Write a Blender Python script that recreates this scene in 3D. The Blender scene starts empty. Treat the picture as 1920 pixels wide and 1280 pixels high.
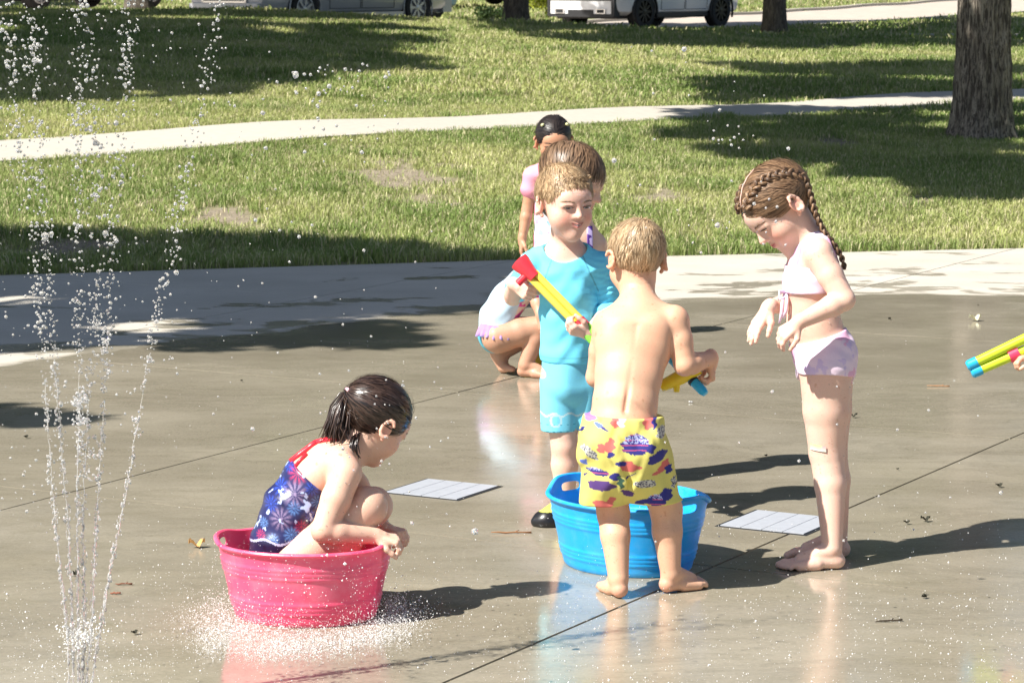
import bpy, bmesh, math, random
import numpy as np
from mathutils import Vector, Matrix, noise as mnoise

random.seed(7); np.random.seed(7)
SC = bpy.context.scene
COL = SC.collection
R_ = math.radians

# ------------------------------------------------------------------ camera
CAM_H, FPX = 1.67, 5300.0
PITCH = math.atan(700 / FPX)
cam_d = bpy.data.cameras.new("camera")
cam_d.sensor_width = 36.0
cam_d.lens = 36.0 * FPX / 1920
cam_d.clip_start = 0.1
cam_d.clip_end = 1000
cam_d.dof.use_dof = True
cam_d.dof.focus_distance = 8.0
cam_d.dof.aperture_fstop = 20.0
cam = bpy.data.objects.new("camera", cam_d)
cam.location = (0, 0, CAM_H)
cam.rotation_euler = (math.pi / 2 - PITCH, 0, 0)
COL.objects.link(cam)
SC.camera = cam

# ------------------------------------------------------------------ world, sun, exposure
SUN_EL, SUN_AZ = R_(48.0), math.atan2(-0.54, -0.84)      # direction towards the sun (left, slightly behind the camera)
world = bpy.data.worlds.new("World"); SC.world = world; world.use_nodes = True
wn = world.node_tree.nodes; wl = world.node_tree.links
sky = wn.new("ShaderNodeTexSky"); sky.sky_type = 'NISHITA'; sky.sun_disc = False
sky.sun_elevation = SUN_EL
sky.sun_rotation = math.pi / 2 - SUN_AZ
wl.new(sky.outputs[0], wn["Background"].inputs[0])
wn["Background"].inputs[1].default_value = 0.054
sun_d = bpy.data.lights.new("sun", 'SUN'); sun_d.energy = 5.0; sun_d.angle = R_(0.5); sun_d.color = (1.0, 0.955, 0.88)
sun = bpy.data.objects.new("sun", sun_d)
SUNV = Vector((math.cos(SUN_EL) * math.cos(SUN_AZ), math.cos(SUN_EL) * math.sin(SUN_AZ), math.sin(SUN_EL)))
sun.rotation_euler = SUNV.to_track_quat('Z', 'Y').to_euler()
sun.location = (-20, -12, 30)
COL.objects.link(sun)
SC.view_settings.view_transform = 'Standard'; SC.view_settings.look = 'None'
SC.view_settings.gamma = 1.0; SC.view_settings.use_curve_mapping = False
SC.view_settings.exposure = 0.96
SC.render.engine = 'CYCLES'
SC.cycles.max_bounces = 8; SC.cycles.transparent_max_bounces = 12; SC.cycles.transmission_bounces = 6
SC.cycles.sample_clamp_indirect = 6.0
SC.cycles.use_denoising = True

# ------------------------------------------------------------------ measuring helpers: a pixel of the survey photo at a distance -> a place
def ray(px, py):
    x = (px - 960) / FPX; y = -(py - 640) / FPX
    c, s = math.cos(PITCH), math.sin(PITCH)
    return np.array([x, c + y * s, -s + y * c])
def P(px, py, Y):
    r = ray(px, py); return np.array([0, 0, CAM_H]) + r * (Y / r[1])
def G(px, py, z=0.0):
    r = ray(px, py); return np.array([0, 0, CAM_H]) + r * ((z - CAM_H) / r[2])

# ------------------------------------------------------------------ object helpers
def mesh_obj(name, verts, faces, mat=None, parent=None, smooth=True, colors=None, uvs=None):
    me = bpy.data.meshes.new(name)
    verts = np.asarray(verts, dtype=np.float32)
    if isinstance(faces, np.ndarray):
        n, k = faces.shape
        me.vertices.add(len(verts)); me.vertices.foreach_set("co", verts.ravel())
        me.loops.add(n * k); me.loops.foreach_set("vertex_index", faces.astype(np.int32).ravel())
        me.polygons.add(n); me.polygons.foreach_set("loop_start", np.arange(0, n * k, k, dtype=np.int32))
        me.update(calc_edges=True)
    else:
        me.from_pydata([tuple(v) for v in verts], [], faces); me.update()
    if smooth is True: me.polygons.foreach_set("use_smooth", np.ones(len(me.polygons), dtype=bool))
    if colors is not None:
        a = me.color_attributes.new("Col", 'FLOAT_COLOR', 'POINT')
        c = np.ones((len(verts), 4), dtype=np.float32); c[:, :3] = colors
        a.data.foreach_set("color", c.ravel())
    o = bpy.data.objects.new(name, me); COL.objects.link(o)
    if mat: me.materials.append(mat)
    if parent is not None:
        o.parent = parent
        o.matrix_parent_inverse = Matrix.Translation(-Vector(parent.location))
    return o
def tag(o, label=None, cat=None, group=None, kind=None):
    if label: o["label"] = label
    if cat: o["category"] = cat
    if group: o["group"] = group
    if kind: o["kind"] = kind
    return o
def empty(name, loc, label=None, cat=None, group=None, kind=None, rz=0):
    o = bpy.data.objects.new(name, None); COL.objects.link(o)
    o.location = tuple(float(v) for v in loc); o.rotation_euler = (0, 0, rz); o.empty_display_size = 0.1
    return tag(o, label, cat, group, kind)
def copy_tree(o, parent=None):
    c = o.copy(); COL.objects.link(c)
    if parent is not None: c.parent = parent
    for ch in list(o.children): copy_tree(ch, c)
    return c

class MB:                                                   # collects shapes into one mesh
    def __init__(s): s.v = []; s.f = []; s.c = []
    def add(s, v, f, c=None):
        b = len(s.v); s.v += [tuple(map(float, p)) for p in v]; s.f += [tuple(i + b for i in q) for q in f]
        if c is not None: s.c += [c] * len(v)
    def box(s, x0, x1, y0, y1, z0, z1, c=None):
        s.add([(x0,y0,z0),(x1,y0,z0),(x1,y1,z0),(x0,y1,z0),(x0,y0,z1),(x1,y0,z1),(x1,y1,z1),(x0,y1,z1)],
              [(0,3,2,1),(4,5,6,7),(0,1,5,4),(1,2,6,5),(2,3,7,6),(3,0,4,7)], c)
    def tube(s, pts, rad, n=8, caps=True, c=None):
        pts = [np.asarray(p, float) for p in pts]; m = len(pts)
        if not hasattr(rad, '__len__'): rad = [rad] * m
        v = []; up = None
        for i, p in enumerate(pts):
            t = pts[min(i+1, m-1)] - pts[max(i-1, 0)]; t = t / (np.linalg.norm(t) + 1e-9)
            if up is None:
                up = np.array([0,0,1.]) if abs(t[2]) < .9 else np.array([1.,0,0])
            a = np.cross(t, up); a /= np.linalg.norm(a) + 1e-9; b = np.cross(a, t); up = b
            for k in range(n):
                w = 2*math.pi*k/n; v.append(p + rad[i]*(math.cos(w)*a + math.sin(w)*b))
        f = [(i*n+k, i*n+(k+1) % n, (i+1)*n+(k+1) % n, (i+1)*n+k) for i in range(m-1) for k in range(n)]
        if caps: f += [tuple(range(n))[::-1], tuple((m-1)*n+k for k in range(n))]
        s.add(v, f, c)
    def lathe(s, prof, n=24, ax='z', c=None, org=(0,0,0), caps=True):   # prof: (radius, height)
        v = []
        for r, h in prof:
            for k in range(n):
                w = 2*math.pi*k/n; a, b = r*math.cos(w), r*math.sin(w)
                p = {'z': (a, b, h), 'y': (a, h, b), 'x': (h, a, b)}[ax]
                v.append((p[0]+org[0], p[1]+org[1], p[2]+org[2]))
        m = len(prof)
        f = [(i*n+k, i*n+(k+1) % n, (i+1)*n+(k+1) % n, (i+1)*n+k) for i in range(m-1) for k in range(n)]
        if caps: f += [tuple(range(n))[::-1], tuple((m-1)*n+k for k in range(n))]
        s.add(v, f, c)
    def build(s, name, mat, parent=None, smooth=False, local=False):
        o = mesh_obj(name, s.v, s.f, mat, None, smooth, np.array(s.c) if s.c and len(s.c) == len(s.v) else None)
        if parent is not None:
            o.parent = parent
            if not local: o.matrix_parent_inverse = Matrix.Translation(-Vector(parent.location))
        return o
def autosmooth(o, ang=40):
    me = o.data
    bm = bmesh.new(); bm.from_mesh(me)
    for f in bm.faces: f.smooth = True
    for e in bm.edges:
        e.smooth = not (len(e.link_faces) == 2 and e.calc_face_angle(0) > R_(ang))
    bm.to_mesh(me); bm.free(); return o

# ------------------------------------------------------------------ materials
def new_mat(name):
    m = bpy.data.materials.new(name); m.use_nodes = True
    nt = m.node_tree; return m, nt, nt.nodes["Principled BSDF"]
def N(nt, typ, **kw):
    n = nt.nodes.new(typ)
    for k, v in kw.items():
        if k in ('operation', 'blend_type', 'data_type', 'attribute_name', 'noise_dimensions', 'feature', 'interpolation_type', 'vector_type', 'noise_type', 'wave_type', 'bands_direction'): setattr(n, k, v)
    return n
def L(nt, a, b): nt.links.new(a, b)
def noise_tex(nt, scale, detail=4, rough=.6, vec=None, mscale=None, dist=0):
    n = nt.nodes.new("ShaderNodeTexNoise"); n.inputs["Scale"].default_value = scale
    n.inputs["Detail"].default_value = detail; n.inputs["Roughness"].default_value = rough; n.inputs["Distortion"].default_value = dist
    if vec is None:
        vec = nt.nodes.new("ShaderNodeNewGeometry").outputs["Position"]
    if mscale:
        mp = nt.nodes.new("ShaderNodeMapping"); mp.inputs["Scale"].default_value = mscale; L(nt, vec, mp.inputs[0]); vec = mp.outputs[0]
    L(nt, vec, n.inputs["Vector"]); return n
def ramp(nt, src, stops):
    r = nt.nodes.new("ShaderNodeValToRGB"); L(nt, src, r.inputs[0])
    e = r.color_ramp.elements
    while len(e) < len(stops): e.new(.5)
    for i, (p, c) in enumerate(stops):
        e[i].position = p; e[i].color = (c, c, c, 1) if not hasattr(c, '__len__') else (*c, 1)
    return r
def mixc(nt, fac, a, b, mode='MIX'):
    m = nt.nodes.new("ShaderNodeMix"); m.data_type = 'RGBA'; m.blend_type = mode
    for s, v in ((m.inputs[0], fac), (m.inputs[6], a), (m.inputs[7], b)):
        if hasattr(v, 'links') or hasattr(v, 'is_linked'): L(nt, v, s)
        else: s.default_value = v if not hasattr(v, '__len__') else ((*v, 1) if len(v) == 3 else v)
    return m.outputs[2]
def mathn(nt, op, a, b=None, c=None, clamp=False):
    m = nt.nodes.new("ShaderNodeMath"); m.operation = op; m.use_clamp = clamp
    for i, v in enumerate((a, b, c)):
        if v is None: continue
        if hasattr(v, 'is_linked'): L(nt, v, m.inputs[i])
        else: m.inputs[i].default_value = v
    return m.outputs[0]
def bump(nt, bsdf, h, strength, dist=.01):
    b = nt.nodes.new("ShaderNodeBump"); b.inputs["Strength"].default_value = strength; b.inputs["Distance"].default_value = dist
    L(nt, h, b.inputs["Height"]); L(nt, b.outputs[0], bsdf.inputs["Normal"]); return b
def simple(name, col, rough=.5, metal=0, var=.12, nscale=30, bmp=0, coat=0, trans=0, spec=.5):
    m, nt, b = new_mat(name)
    n = noise_tex(nt, nscale, 4)
    f = ramp(nt, n.outputs[0], [(.3, 1-var), (.7, 1+var)])
    L(nt, mixc(nt, 1.0, col, f.outputs[0], 'MULTIPLY'), b.inputs["Base Color"])
    b.inputs["Roughness"].default_value = rough; b.inputs["Metallic"].default_value = metal
    b.inputs["Coat Weight"].default_value = coat; b.inputs["Transmission Weight"].default_value = trans
    b.inputs["Specular IOR Level"].default_value = spec
    if bmp: bump(nt, b, n.outputs[0], bmp, .003)
    return m
def attr_mat(name, rough=.6, bmp=0, nscale=200, sss=0, sssc=.008, coat=0, var=.06, spec=.5, radius=(1, .35, .2), trl=0):
    m, nt, b = new_mat(name)
    a = nt.nodes.new("ShaderNodeAttribute"); a.attribute_name = "Col"
    n = noise_tex(nt, nscale, 3)
    f = ramp(nt, n.outputs[0], [(.3, 1-var), (.7, 1+var)])
    L(nt, mixc(nt, 1.0, a.outputs[0], f.outputs[0], 'MULTIPLY'), b.inputs["Base Color"])
    b.inputs["Roughness"].default_value = rough
    b.inputs["Specular IOR Level"].default_value = spec
    b.inputs["Subsurface Weight"].default_value = sss; b.inputs["Subsurface Scale"].default_value = sssc
    b.inputs["Subsurface Radius"].default_value = radius
    b.inputs["Coat Weight"].default_value = coat; b.inputs["Coat Roughness"].default_value = .15
    if bmp: bump(nt, b, n.outputs[0], bmp, .002)
    if trl:
        t = nt.nodes.new("ShaderNodeBsdfTranslucent"); L(nt, a.outputs[0], t.inputs[0])
        mx = nt.nodes.new("ShaderNodeMixShader"); mx.inputs[0].default_value = trl
        out = nt.nodes["Material Output"]; L(nt, b.outputs[0], mx.inputs[1]); L(nt, t.outputs[0], mx.inputs[2]); L(nt, mx.outputs[0], out.inputs[0])
    return m
M = {}
M['skin'] = attr_mat("skin", .52, .25, 420, .2, .010, .05, .07)
M['cloth'] = attr_mat("swim_fabric", .7, .25, 500, 0, 0, 0, .07, .3)
M['satin'] = attr_mat("shiny_swim_fabric", .32, .2, 300, 0, 0, .15, .05, .5)
M['hair'] = attr_mat("hair", .4, 0, 100, 0, 0, 0, .1, .5, trl=.15)
M['leaf'] = attr_mat("leaf", .5, 0, 3, 0, 0, 0, .15, .4, trl=.2)
M['grass'] = attr_mat("grass_blade", .6, 0, 1.5, 0, 0, 0, .12, .25, trl=.35)
M['vcol'] = attr_mat("coloured_plastic", .35, .1, 60, .1, .01, .1, .04)

def concrete_mat():
    m, nt, b = new_mat("concrete_wet_and_dry")
    g = nt.nodes.new("ShaderNodeNewGeometry"); sp = nt.nodes.new("ShaderNodeSeparateXYZ"); L(nt, g.outputs["Position"], sp.inputs[0])
    X, Y = sp.outputs[0], sp.outputs[1]
    # the damp front across the pad
    q = mathn(nt, 'MULTIPLY_ADD', X, .62, 13.85)
    q = mathn(nt, 'SUBTRACT', q, mathn(nt, 'MULTIPLY', mathn(nt, 'MULTIPLY', X, X), .14))
    d = mathn(nt, 'SUBTRACT', q, Y)
    n1 = noise_tex(nt, 1.0, 4, .6, mscale=(.9, 1.6, 1)); d = mathn(nt, 'ADD', d, mathn(nt, 'MULTIPLY_ADD', n1.outputs[0], 1.2, -.6))
    wet0 = mathn(nt, 'MULTIPLY_ADD', d, 9.0, .5, clamp=True)
    # drips and footprints on the dry part
    n2 = noise_tex(nt, 1.6, 3, .55, mscale=(1.0, 1.9, 1), dist=.4)
    n2b = noise_tex(nt, 7, 2, .5, mscale=(1, 2.0, 1))
    sp2 = mathn(nt, 'MULTIPLY_ADD', n2b.outputs[0], .25, n2.outputs[0])
    fade = mathn(nt, 'MULTIPLY_ADD', d, .055, .10)
    spl = mathn(nt, 'MULTIPLY', mathn(nt, 'ADD', mathn(nt, 'SUBTRACT', sp2, .735), fade), 30.0, clamp=True)
    wet = mathn(nt, 'MAXIMUM', wet0, mathn(nt, 'MULTIPLY', spl, .8))
    fine = noise_tex(nt, 90, 5, .7); mott = noise_tex(nt, 1.3, 6, .65, mscale=(1, 1.6, 1)); st = noise_tex(nt, 6, 6, .7, mscale=(1, 2.2, 1))
    dry = mixc(nt, ramp(nt, mott.outputs[0], [(.35, 0), (.65, 1)]).outputs[0], (.45, .415, .35), (.52, .48, .41))
    dry = mixc(nt, 1.0, dry, ramp(nt, fine.outputs[0], [(.3, .88), (.7, 1.08)]).outputs[0], 'MULTIPLY')
    wc = mixc(nt, ramp(nt, mott.outputs[0], [(.3, 0), (.7, 1)]).outputs[0], (.272, .240, .180), (.360, .322, .248))
    wc = mixc(nt, ramp(nt, st.outputs[0], [(.5, 0), (.72, .5)]).outputs[0], wc, (.225, .20, .14))
    crk = noise_tex(nt, .55, 8, .75, mscale=(1, 2.4, 1), dist=1.2)
    wc = mixc(nt, 1.0, wc, ramp(nt, crk.outputs[0], [(.44, 1.0), (.475, .86), (.50, .97), (.58, .90)]).outputs[0], 'MULTIPLY')
    wc = mixc(nt, 1.0, wc, ramp(nt, fine.outputs[0], [(.3, .86), (.7, 1.12)]).outputs[0], 'MULTIPLY')
    spk = noise_tex(nt, 260, 2, .5); cc = mixc(nt, 1.0, mixc(nt, wet, dry, wc), ramp(nt, spk.outputs[0], [(.27, .55), (.33, 1.0)]).outputs[0], 'MULTIPLY')
    L(nt, cc, b.inputs["Base Color"])
    pud = noise_tex(nt, .9, 5, .6, mscale=(1, 1.3, 1), dist=.3)
    wr = ramp(nt, pud.outputs[0], [(.40, .045), (.62, .22)])
    rgh = nt.nodes.new("ShaderNodeMix"); rgh.data_type = 'FLOAT'; L(nt, wet, rgh.inputs[0]); rgh.inputs[2].default_value = .85; L(nt, wr.outputs[0], rgh.inputs[3])
    L(nt, rgh.outputs[0], b.inputs["Roughness"])
    b.inputs["Specular IOR Level"].default_value = .5
    rip = noise_tex(nt, 22, 3, .5, mscale=(1, .55, 1))
    h = mathn(nt, 'ADD', mathn(nt, 'MULTIPLY', rip.outputs[0], .10), mathn(nt, 'MULTIPLY', fine.outputs[0], mathn(nt, 'MULTIPLY_ADD', wet, -.08, .12)))
    bump(nt, b, h, .5, .006)
    return m
M['concrete'] = concrete_mat()
M['path'] = simple("pale_path_concrete", (.455, .42, .36), .85, 0, .07, 14, .3)
M['street'] = simple("sunny_street_concrete", (.46, .40, .34), .85, 0, .1, 2.5, .3)
M['joint'] = simple("dirt_in_joint", (.05, .045, .035), .9)
def soil_mat():
    m, nt, b = new_mat("turf_soil")
    n = noise_tex(nt, 14, 6, .7); n2 = noise_tex(nt, .8, 4, .6)
    c = mixc(nt, ramp(nt, n.outputs[0], [(.3, 0), (.7, 1)]).outputs[0], (.13, .14, .05), (.25, .24, .11))
    a = nt.nodes.new("ShaderNodeAttribute"); a.attribute_name = "Col"
    n3 = noise_tex(nt, 45, 4, .8); br = mixc(nt, ramp(nt, mathn(nt, 'MULTIPLY_ADD', n3.outputs[0], .6, mathn(nt, 'MULTIPLY', n.outputs[0], .4)), [(.35, 0), (.65, 1)]).outputs[0], (.12, .09, .06), (.38, .32, .24))
    c = mixc(nt, a.outputs[0], c, br)
    L(nt, c, b.inputs["Base Color"]); b.inputs["Roughness"].default_value = .95; bump(nt, b, n.outputs[0], .8, .03)
    return m
M['soil'] = soil_mat()
def water_mat(name, white=.25, rough=.05):
    m, nt, b = new_mat(name)
    b.inputs["Base Color"].default_value = (1, 1, 1, 1); b.inputs["Transmission Weight"].default_value = 1 - white
    b.inputs["Roughness"].default_value = rough; b.inputs["IOR"].default_value = 1.33
    n = noise_tex(nt, 40, 2); bump(nt, b, n.outputs[0], .1, .002)
    return m
M['water'] = water_mat("clear_water", .2, .08)  # whitened: sun sparkle is put into the colour of the drops
M['foam'] = water_mat("white_water", .8, .3)
M['pool'] = water_mat("tub_water", .0, .02)
# ------------------------------------------------------------------ ground
ZU = [-.2, -.1, 0, .1, .2]
ZY = [15.0, 16.6, 20, 24, 32, 40, 46, 52, 60, 68, 80, 100, 160]
ZT = np.array([[0]*5, [0]*5, [.18, .16, .12, .10, .10], [.40, .36, .30, .20, .16], [.72, .65, .50, .38, .30], [.95, .91, .70, .50, .42],
      [1.0, .98, .78, .54, .46], [.76, .70, .50, .44, .46], [.66, .60, .42, .38, .40], [.62, .55, .36, .38, .47], [.8, .8, .6, .55, .58],
      [1.3, 1.3, 1.1, .95, .9], [3, 3, 2.8, 2.6, 2.6]])
def terr(X, Y):
    X = np.asarray(X, float); Y = np.asarray(Y, float)
    Yc = np.clip(Y, 15, 159.9); u = np.clip(X / np.maximum(Yc, 1), -.1999, .1999)
    iu = np.clip(((u + .2) / .1).astype(int), 0, 3); fu = (u + .2) / .1 - iu; fu = fu*fu*(3-2*fu)*.3 + fu*.7
    iy = np.clip(np.searchsorted(ZY, Yc, side='right') - 1, 0, len(ZY) - 2)
    zy = np.array(ZY); fy = (Yc - zy[iy]) / (zy[iy+1] - zy[iy]); fy = fy*fy*(3-2*fy)*.2 + fy*.8
    z = ZT[iy, iu]*(1-fu)*(1-fy) + ZT[iy, iu+1]*fu*(1-fy) + ZT[iy+1, iu]*(1-fu)*fy + ZT[iy+1, iu+1]*fu*fy
    e = edge_y(X)
    z = z * np.clip((Y - e) / 1.5, 0, 1)
    z = z + np.clip((Y-e)/2, 0, 1) * .012 * (np.sin(X*1.3+Y*.7) + np.sin(Y*1.1-X*.6)*.7)
    return np.where(Y < e + .02, -.05, z - .005)
def edge_y(X): return 16.24 + .26*np.asarray(X) - .012*np.asarray(X)**2
def TZ(x, y): return float(terr(np.array([x]), np.array([y]))[0])

def fbm(X, Y, s, seed=0, octv=3):
    out = np.zeros_like(X, dtype=float); a = 1
    rs = np.random.RandomState(seed)
    tab = rs.rand(256, 256)
    for o in range(octv):
        x = X*s + 37.3*o; y = Y*s + 11.7*o
        xi = np.floor(x).astype(int); yi = np.floor(y).astype(int); fx = x-xi; fy = y-yi
        fx = fx*fx*(3-2*fx); fy = fy*fy*(3-2*fy)
        t = lambda i, j: tab[(xi+i) % 256, (yi+j) % 256]
        out += a*(t(0,0)*(1-fx)*(1-fy)+t(1,0)*fx*(1-fy)+t(0,1)*(1-fx)*fy+t(1,1)*fx*fy); a *= .5; s *= 2
    return out / (2 - 2*a)

WALK2 = [(-2, 47.6), (1.5, 49), (6, 50.6), (14, 53.5), (30, 60)]
ST_N = [(-40, 22), (-20, 36), (-6, 46.2), (-2.2, 49.7), (.2, 53.5), (1.6, 56.5), (5.4, 62.2), (13.8, 75), (22, 88), (40, 112)]
ST_F = [(-46, 30), (-28, 45), (-12, 56), (-5, 60.5), (-2.6, 62.6), (.5, 67), (6, 74.5), (13.8, 88), (20, 101), (36, 125)]
def seg_dist(X, Y, pl):
    d = np.full(np.shape(X), 1e9)
    for (x0, y0), (x1, y1) in zip(pl[:-1], pl[1:]):
        dx, dy = x1-x0, y1-y0; t = np.clip(((X-x0)*dx+(Y-y0)*dy)/(dx*dx+dy*dy), 0, 1)
        d = np.minimum(d, np.hypot(X-x0-t*dx, Y-y0-t*dy))
    return d
def in_street(X, Y, m=0.0):
    yn = np.interp(X, [p[0] for p in ST_N], [p[1] for p in ST_N]); yf = np.interp(X, [p[0] for p in ST_F], [p[1] for p in ST_F])
    return (Y > yn - m) & (Y < yf + m)
def bare(X, Y):                                             # worn patches in the turf, 0..1
    b = np.zeros(np.shape(X))
    for px, py, rx, ry, w in ((760, 325, 130, 30, 1), (430, 370, 90, 18, .95), (130, 405, 150, 16, 1), (250, 350, 120, 12, .6), (560, 300, 90, 8, .6), (1240, 340, 60, 11, .9), (420, 410, 60, 8, .7),
                              (1700, 345, 90, 10, .8), (1560, 265, 60, 10, .8), (1520, 380, 60, 6, .3), (560, 225, 60, 6, .4), (330, 330, 60, 12, .6), (1500, 84, 90, 6, 1), (1000, 240, 60, 4, .4)):
        g = G(px, py, .2); Yc = g[1] if py > 120 else 43.0; Xc = (px-960)/FPX*Yc
        sx = rx/FPX*Yc; sy = ry/FPX*Yc / max(.03, (CAM_H-.2)/Yc)
        b = np.maximum(b, w*np.exp(-((X-Xc)/sx)**2-((Y-Yc)/sy)**2))
    n = fbm(X, Y, 2.6, 3, 5); n2 = fbm(X, Y, 9, 14, 3)
    return np.clip((b*1.05 + (n-.5)*1.5 + (n2-.5)*1.1 - .42) * 2.2, 0, .95)

ys = np.concatenate([np.linspace(-12, 15, 8), np.linspace(15.4, 34, 150), np.linspace(34.4, 90, 110), np.linspace(92, 400, 24)])
us = np.concatenate([np.linspace(-3, -.3, 14), np.linspace(-.28, .28, 80), np.linspace(.3, 3, 14)])
YY, UU = np.meshgrid(ys, us, indexing='ij'); XX = UU * np.maximum(YY, 14) ; 
ZZ = terr(XX, YY); ST = in_street(XX, YY, -.2); ZZ = ZZ - .12*ST
nv = XX.shape; idx = np.arange(XX.size).reshape(nv)
F_ = np.stack([idx[:-1, :-1], idx[:-1, 1:], idx[1:, 1:], idx[1:, :-1]], -1).reshape(-1, 4)
bc = bare(XX, YY).ravel()
lawn = mesh_obj("lawn_ground", np.stack([XX, YY, ZZ], -1).reshape(-1, 3), F_, M['soil'], None, True, np.repeat(bc[:, None], 3, 1))
tag(lawn, "sloping park lawn soil rising from the splash pad to the street", kind='structure')

def smooth_pl(pl, n=60, it=40):
    pl = np.array(pl, float); d = np.r_[0, np.cumsum(np.hypot(*np.diff(pl, axis=0).T))]; t = np.linspace(0, d[-1], n)
    q = np.stack([np.interp(t, d, pl[:, 0]), np.interp(t, d, pl[:, 1])], -1)
    for _ in range(it): q[1:-1] = (q[:-2]+2*q[1:-1]+q[2:])/4
    return [tuple(p) for p in q]
def TG(px, py, lo=16.7, hi=150):                              # where a line of sight meets the lawn
    Ys = np.linspace(lo, hi, 3000); r = ray(px, py); Xs = Ys*r[0]/r[1]; zs = CAM_H + Ys*r[2]/r[1]
    k = np.argmax(zs <= terr(Xs, Ys)); return (float(Xs[k]), float(Ys[k]))
PATH = [(-22, 14)] + [TG(x, y) for x, y in ((-500, 327), (-200, 304), (0, 291), (350, 268), (700, 245), (1000, 229), (1300, 213), (1600, 197), (1920, 182))] + [(9, 34.5), (18, 42), (32, 52)]
PATH = smooth_pl(PATH, 90, 30)
def strip(name, left, right, mat, lift=.02, n=160, thick=.1, label=None):
    def res(pl):
        pl = np.array(pl, float)
        # smooth the polyline a little
        d = np.r_[0, np.cumsum(np.hypot(*np.diff(pl, axis=0).T))]; t = np.linspace(0, d[-1], n)
        return np.stack([np.interp(t, d, pl[:, 0]), np.interp(t, d, pl[:, 1])], -1)
    A, B = res(left), res(right); k = 7; rows = []
    for j in range(k):
        w = j/(k-1); Q = A*(1-w)+B*w; rows.append(np.c_[Q, terr(Q[:, 0], Q[:, 1]) + lift])
    low = [rows[0].copy(), rows[-1].copy()]
    for q in low: q[:, 2] -= thick + .05
    V = np.concatenate([low[0]] + rows + [low[1]]); m = len(rows) + 2
    F = [(j*n+i, j*n+i+1, (j+1)*n+i+1, (j+1)*n+i) for j in range(m-1) for i in range(n-1)]
    return tag(mesh_obj(name, V, F, mat, None, False), label, kind='structure')
def offset_pl(pl, w):
    pl = np.array(pl, float); t = np.gradient(pl, axis=0); t /= np.linalg.norm(t, axis=1)[:, None]
    nrm = np.c_[-t[:, 1], t[:, 0]]; return pl + nrm*w, pl - nrm*w
a_, b_ = offset_pl(PATH, .60); strip("path", a_, b_, M['path'], .02, label="pale concrete footpath crossing the lawn")
a_, b_ = offset_pl(WALK2, .6); strip("path", a_, b_, M['path'], .02, label="far concrete sidewalk in tree shade beside the street")
strip("street", ST_N, ST_F, M['street'], -.02, 200, label="bright concrete street where the vehicles are parked")
def off1(pl, w): return offset_pl(pl, w)
kn = off1(ST_N, .09); strip("kerb", kn[0], kn[1], M['path'], .05, 200, .12, "low concrete kerb on the near side of the street")
kf = off1(ST_F, .09); strip("kerb", kf[0], kf[1], M['path'], .05, 200, .12, "low concrete kerb on the far side of the street")

# ------------------------------------------------------------------ splash pad made of slabs
U_ = np.array([.487, .873]); V_ = np.array([.873, -.487])
pad = empty("splash_pad", (0, 8, 0), "wet concrete splash pad of large slabs with dark joints", kind='structure')
MB_base = MB(); MB_base.box(-22, 22, -8, 11.5, -.14, -.045); MB_base.build("joint_bed", M['joint'], pad)
def clip_poly(poly, fn):
    out = []
    for i in range(len(poly)):
        a, b = poly[i], poly[(i+1) % len(poly)]; fa, fb = fn(a), fn(b)
        if fa <= 0: out.append(a)
        if (fa < 0) != (fb < 0):
            t = fa/(fa-fb); out.append(a + (b-a)*t)
    return out
US = [4.60 + 2.5*k - 10 for k in range(14)]; VS = [-5.60 + 2.29*k - 2.29*4 for k in range(12)]
for i in range(len(US)-1):
    for j in range(len(VS)-1):
        g = .0045
        # long edges subdivided so the far border can curve with the lawn edge
        c = [U_*(US[i]+g)+V_*(VS[j]+g), U_*(US[i]+g)+V_*(VS[j+1]-g), U_*(US[i+1]-g)+V_*(VS[j+1]-g), U_*(US[i+1]-g)+V_*(VS[j]+g)]
        poly = []
        for k in range(4):
            for t in np.linspace(0, 1, 7)[:-1]: poly.append(c[k]*(1-t)+c[(k+1) % 4]*t)
        poly = clip_poly(poly, lambda p: p[1] - float(edge_y(p[0])))
        poly = clip_poly(poly, lambda p: -6 - p[1])
        poly = clip_poly(poly, lambda p: abs(p[0]) - 15)
        if len(poly) < 3: continue
        dz = random.uniform(-.0006, .0006); n = len(poly)
        v = [(p[0], p[1], dz) for p in poly] + [(p[0], p[1], -.12) for p in poly]
        area = sum(poly[k][0]*poly[(k+1) % n][1]-poly[(k+1) % n][0]*poly[k][1] for k in range(n))
        top = tuple(range(n)) if area > 0 else tuple(range(n))[::-1]
        f = [top] + [(k, (k+1) % n, n+(k+1) % n, n+k) for k in range(n)]
        mesh_obj("slab", v, f, M['concrete'], pad, False)

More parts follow.
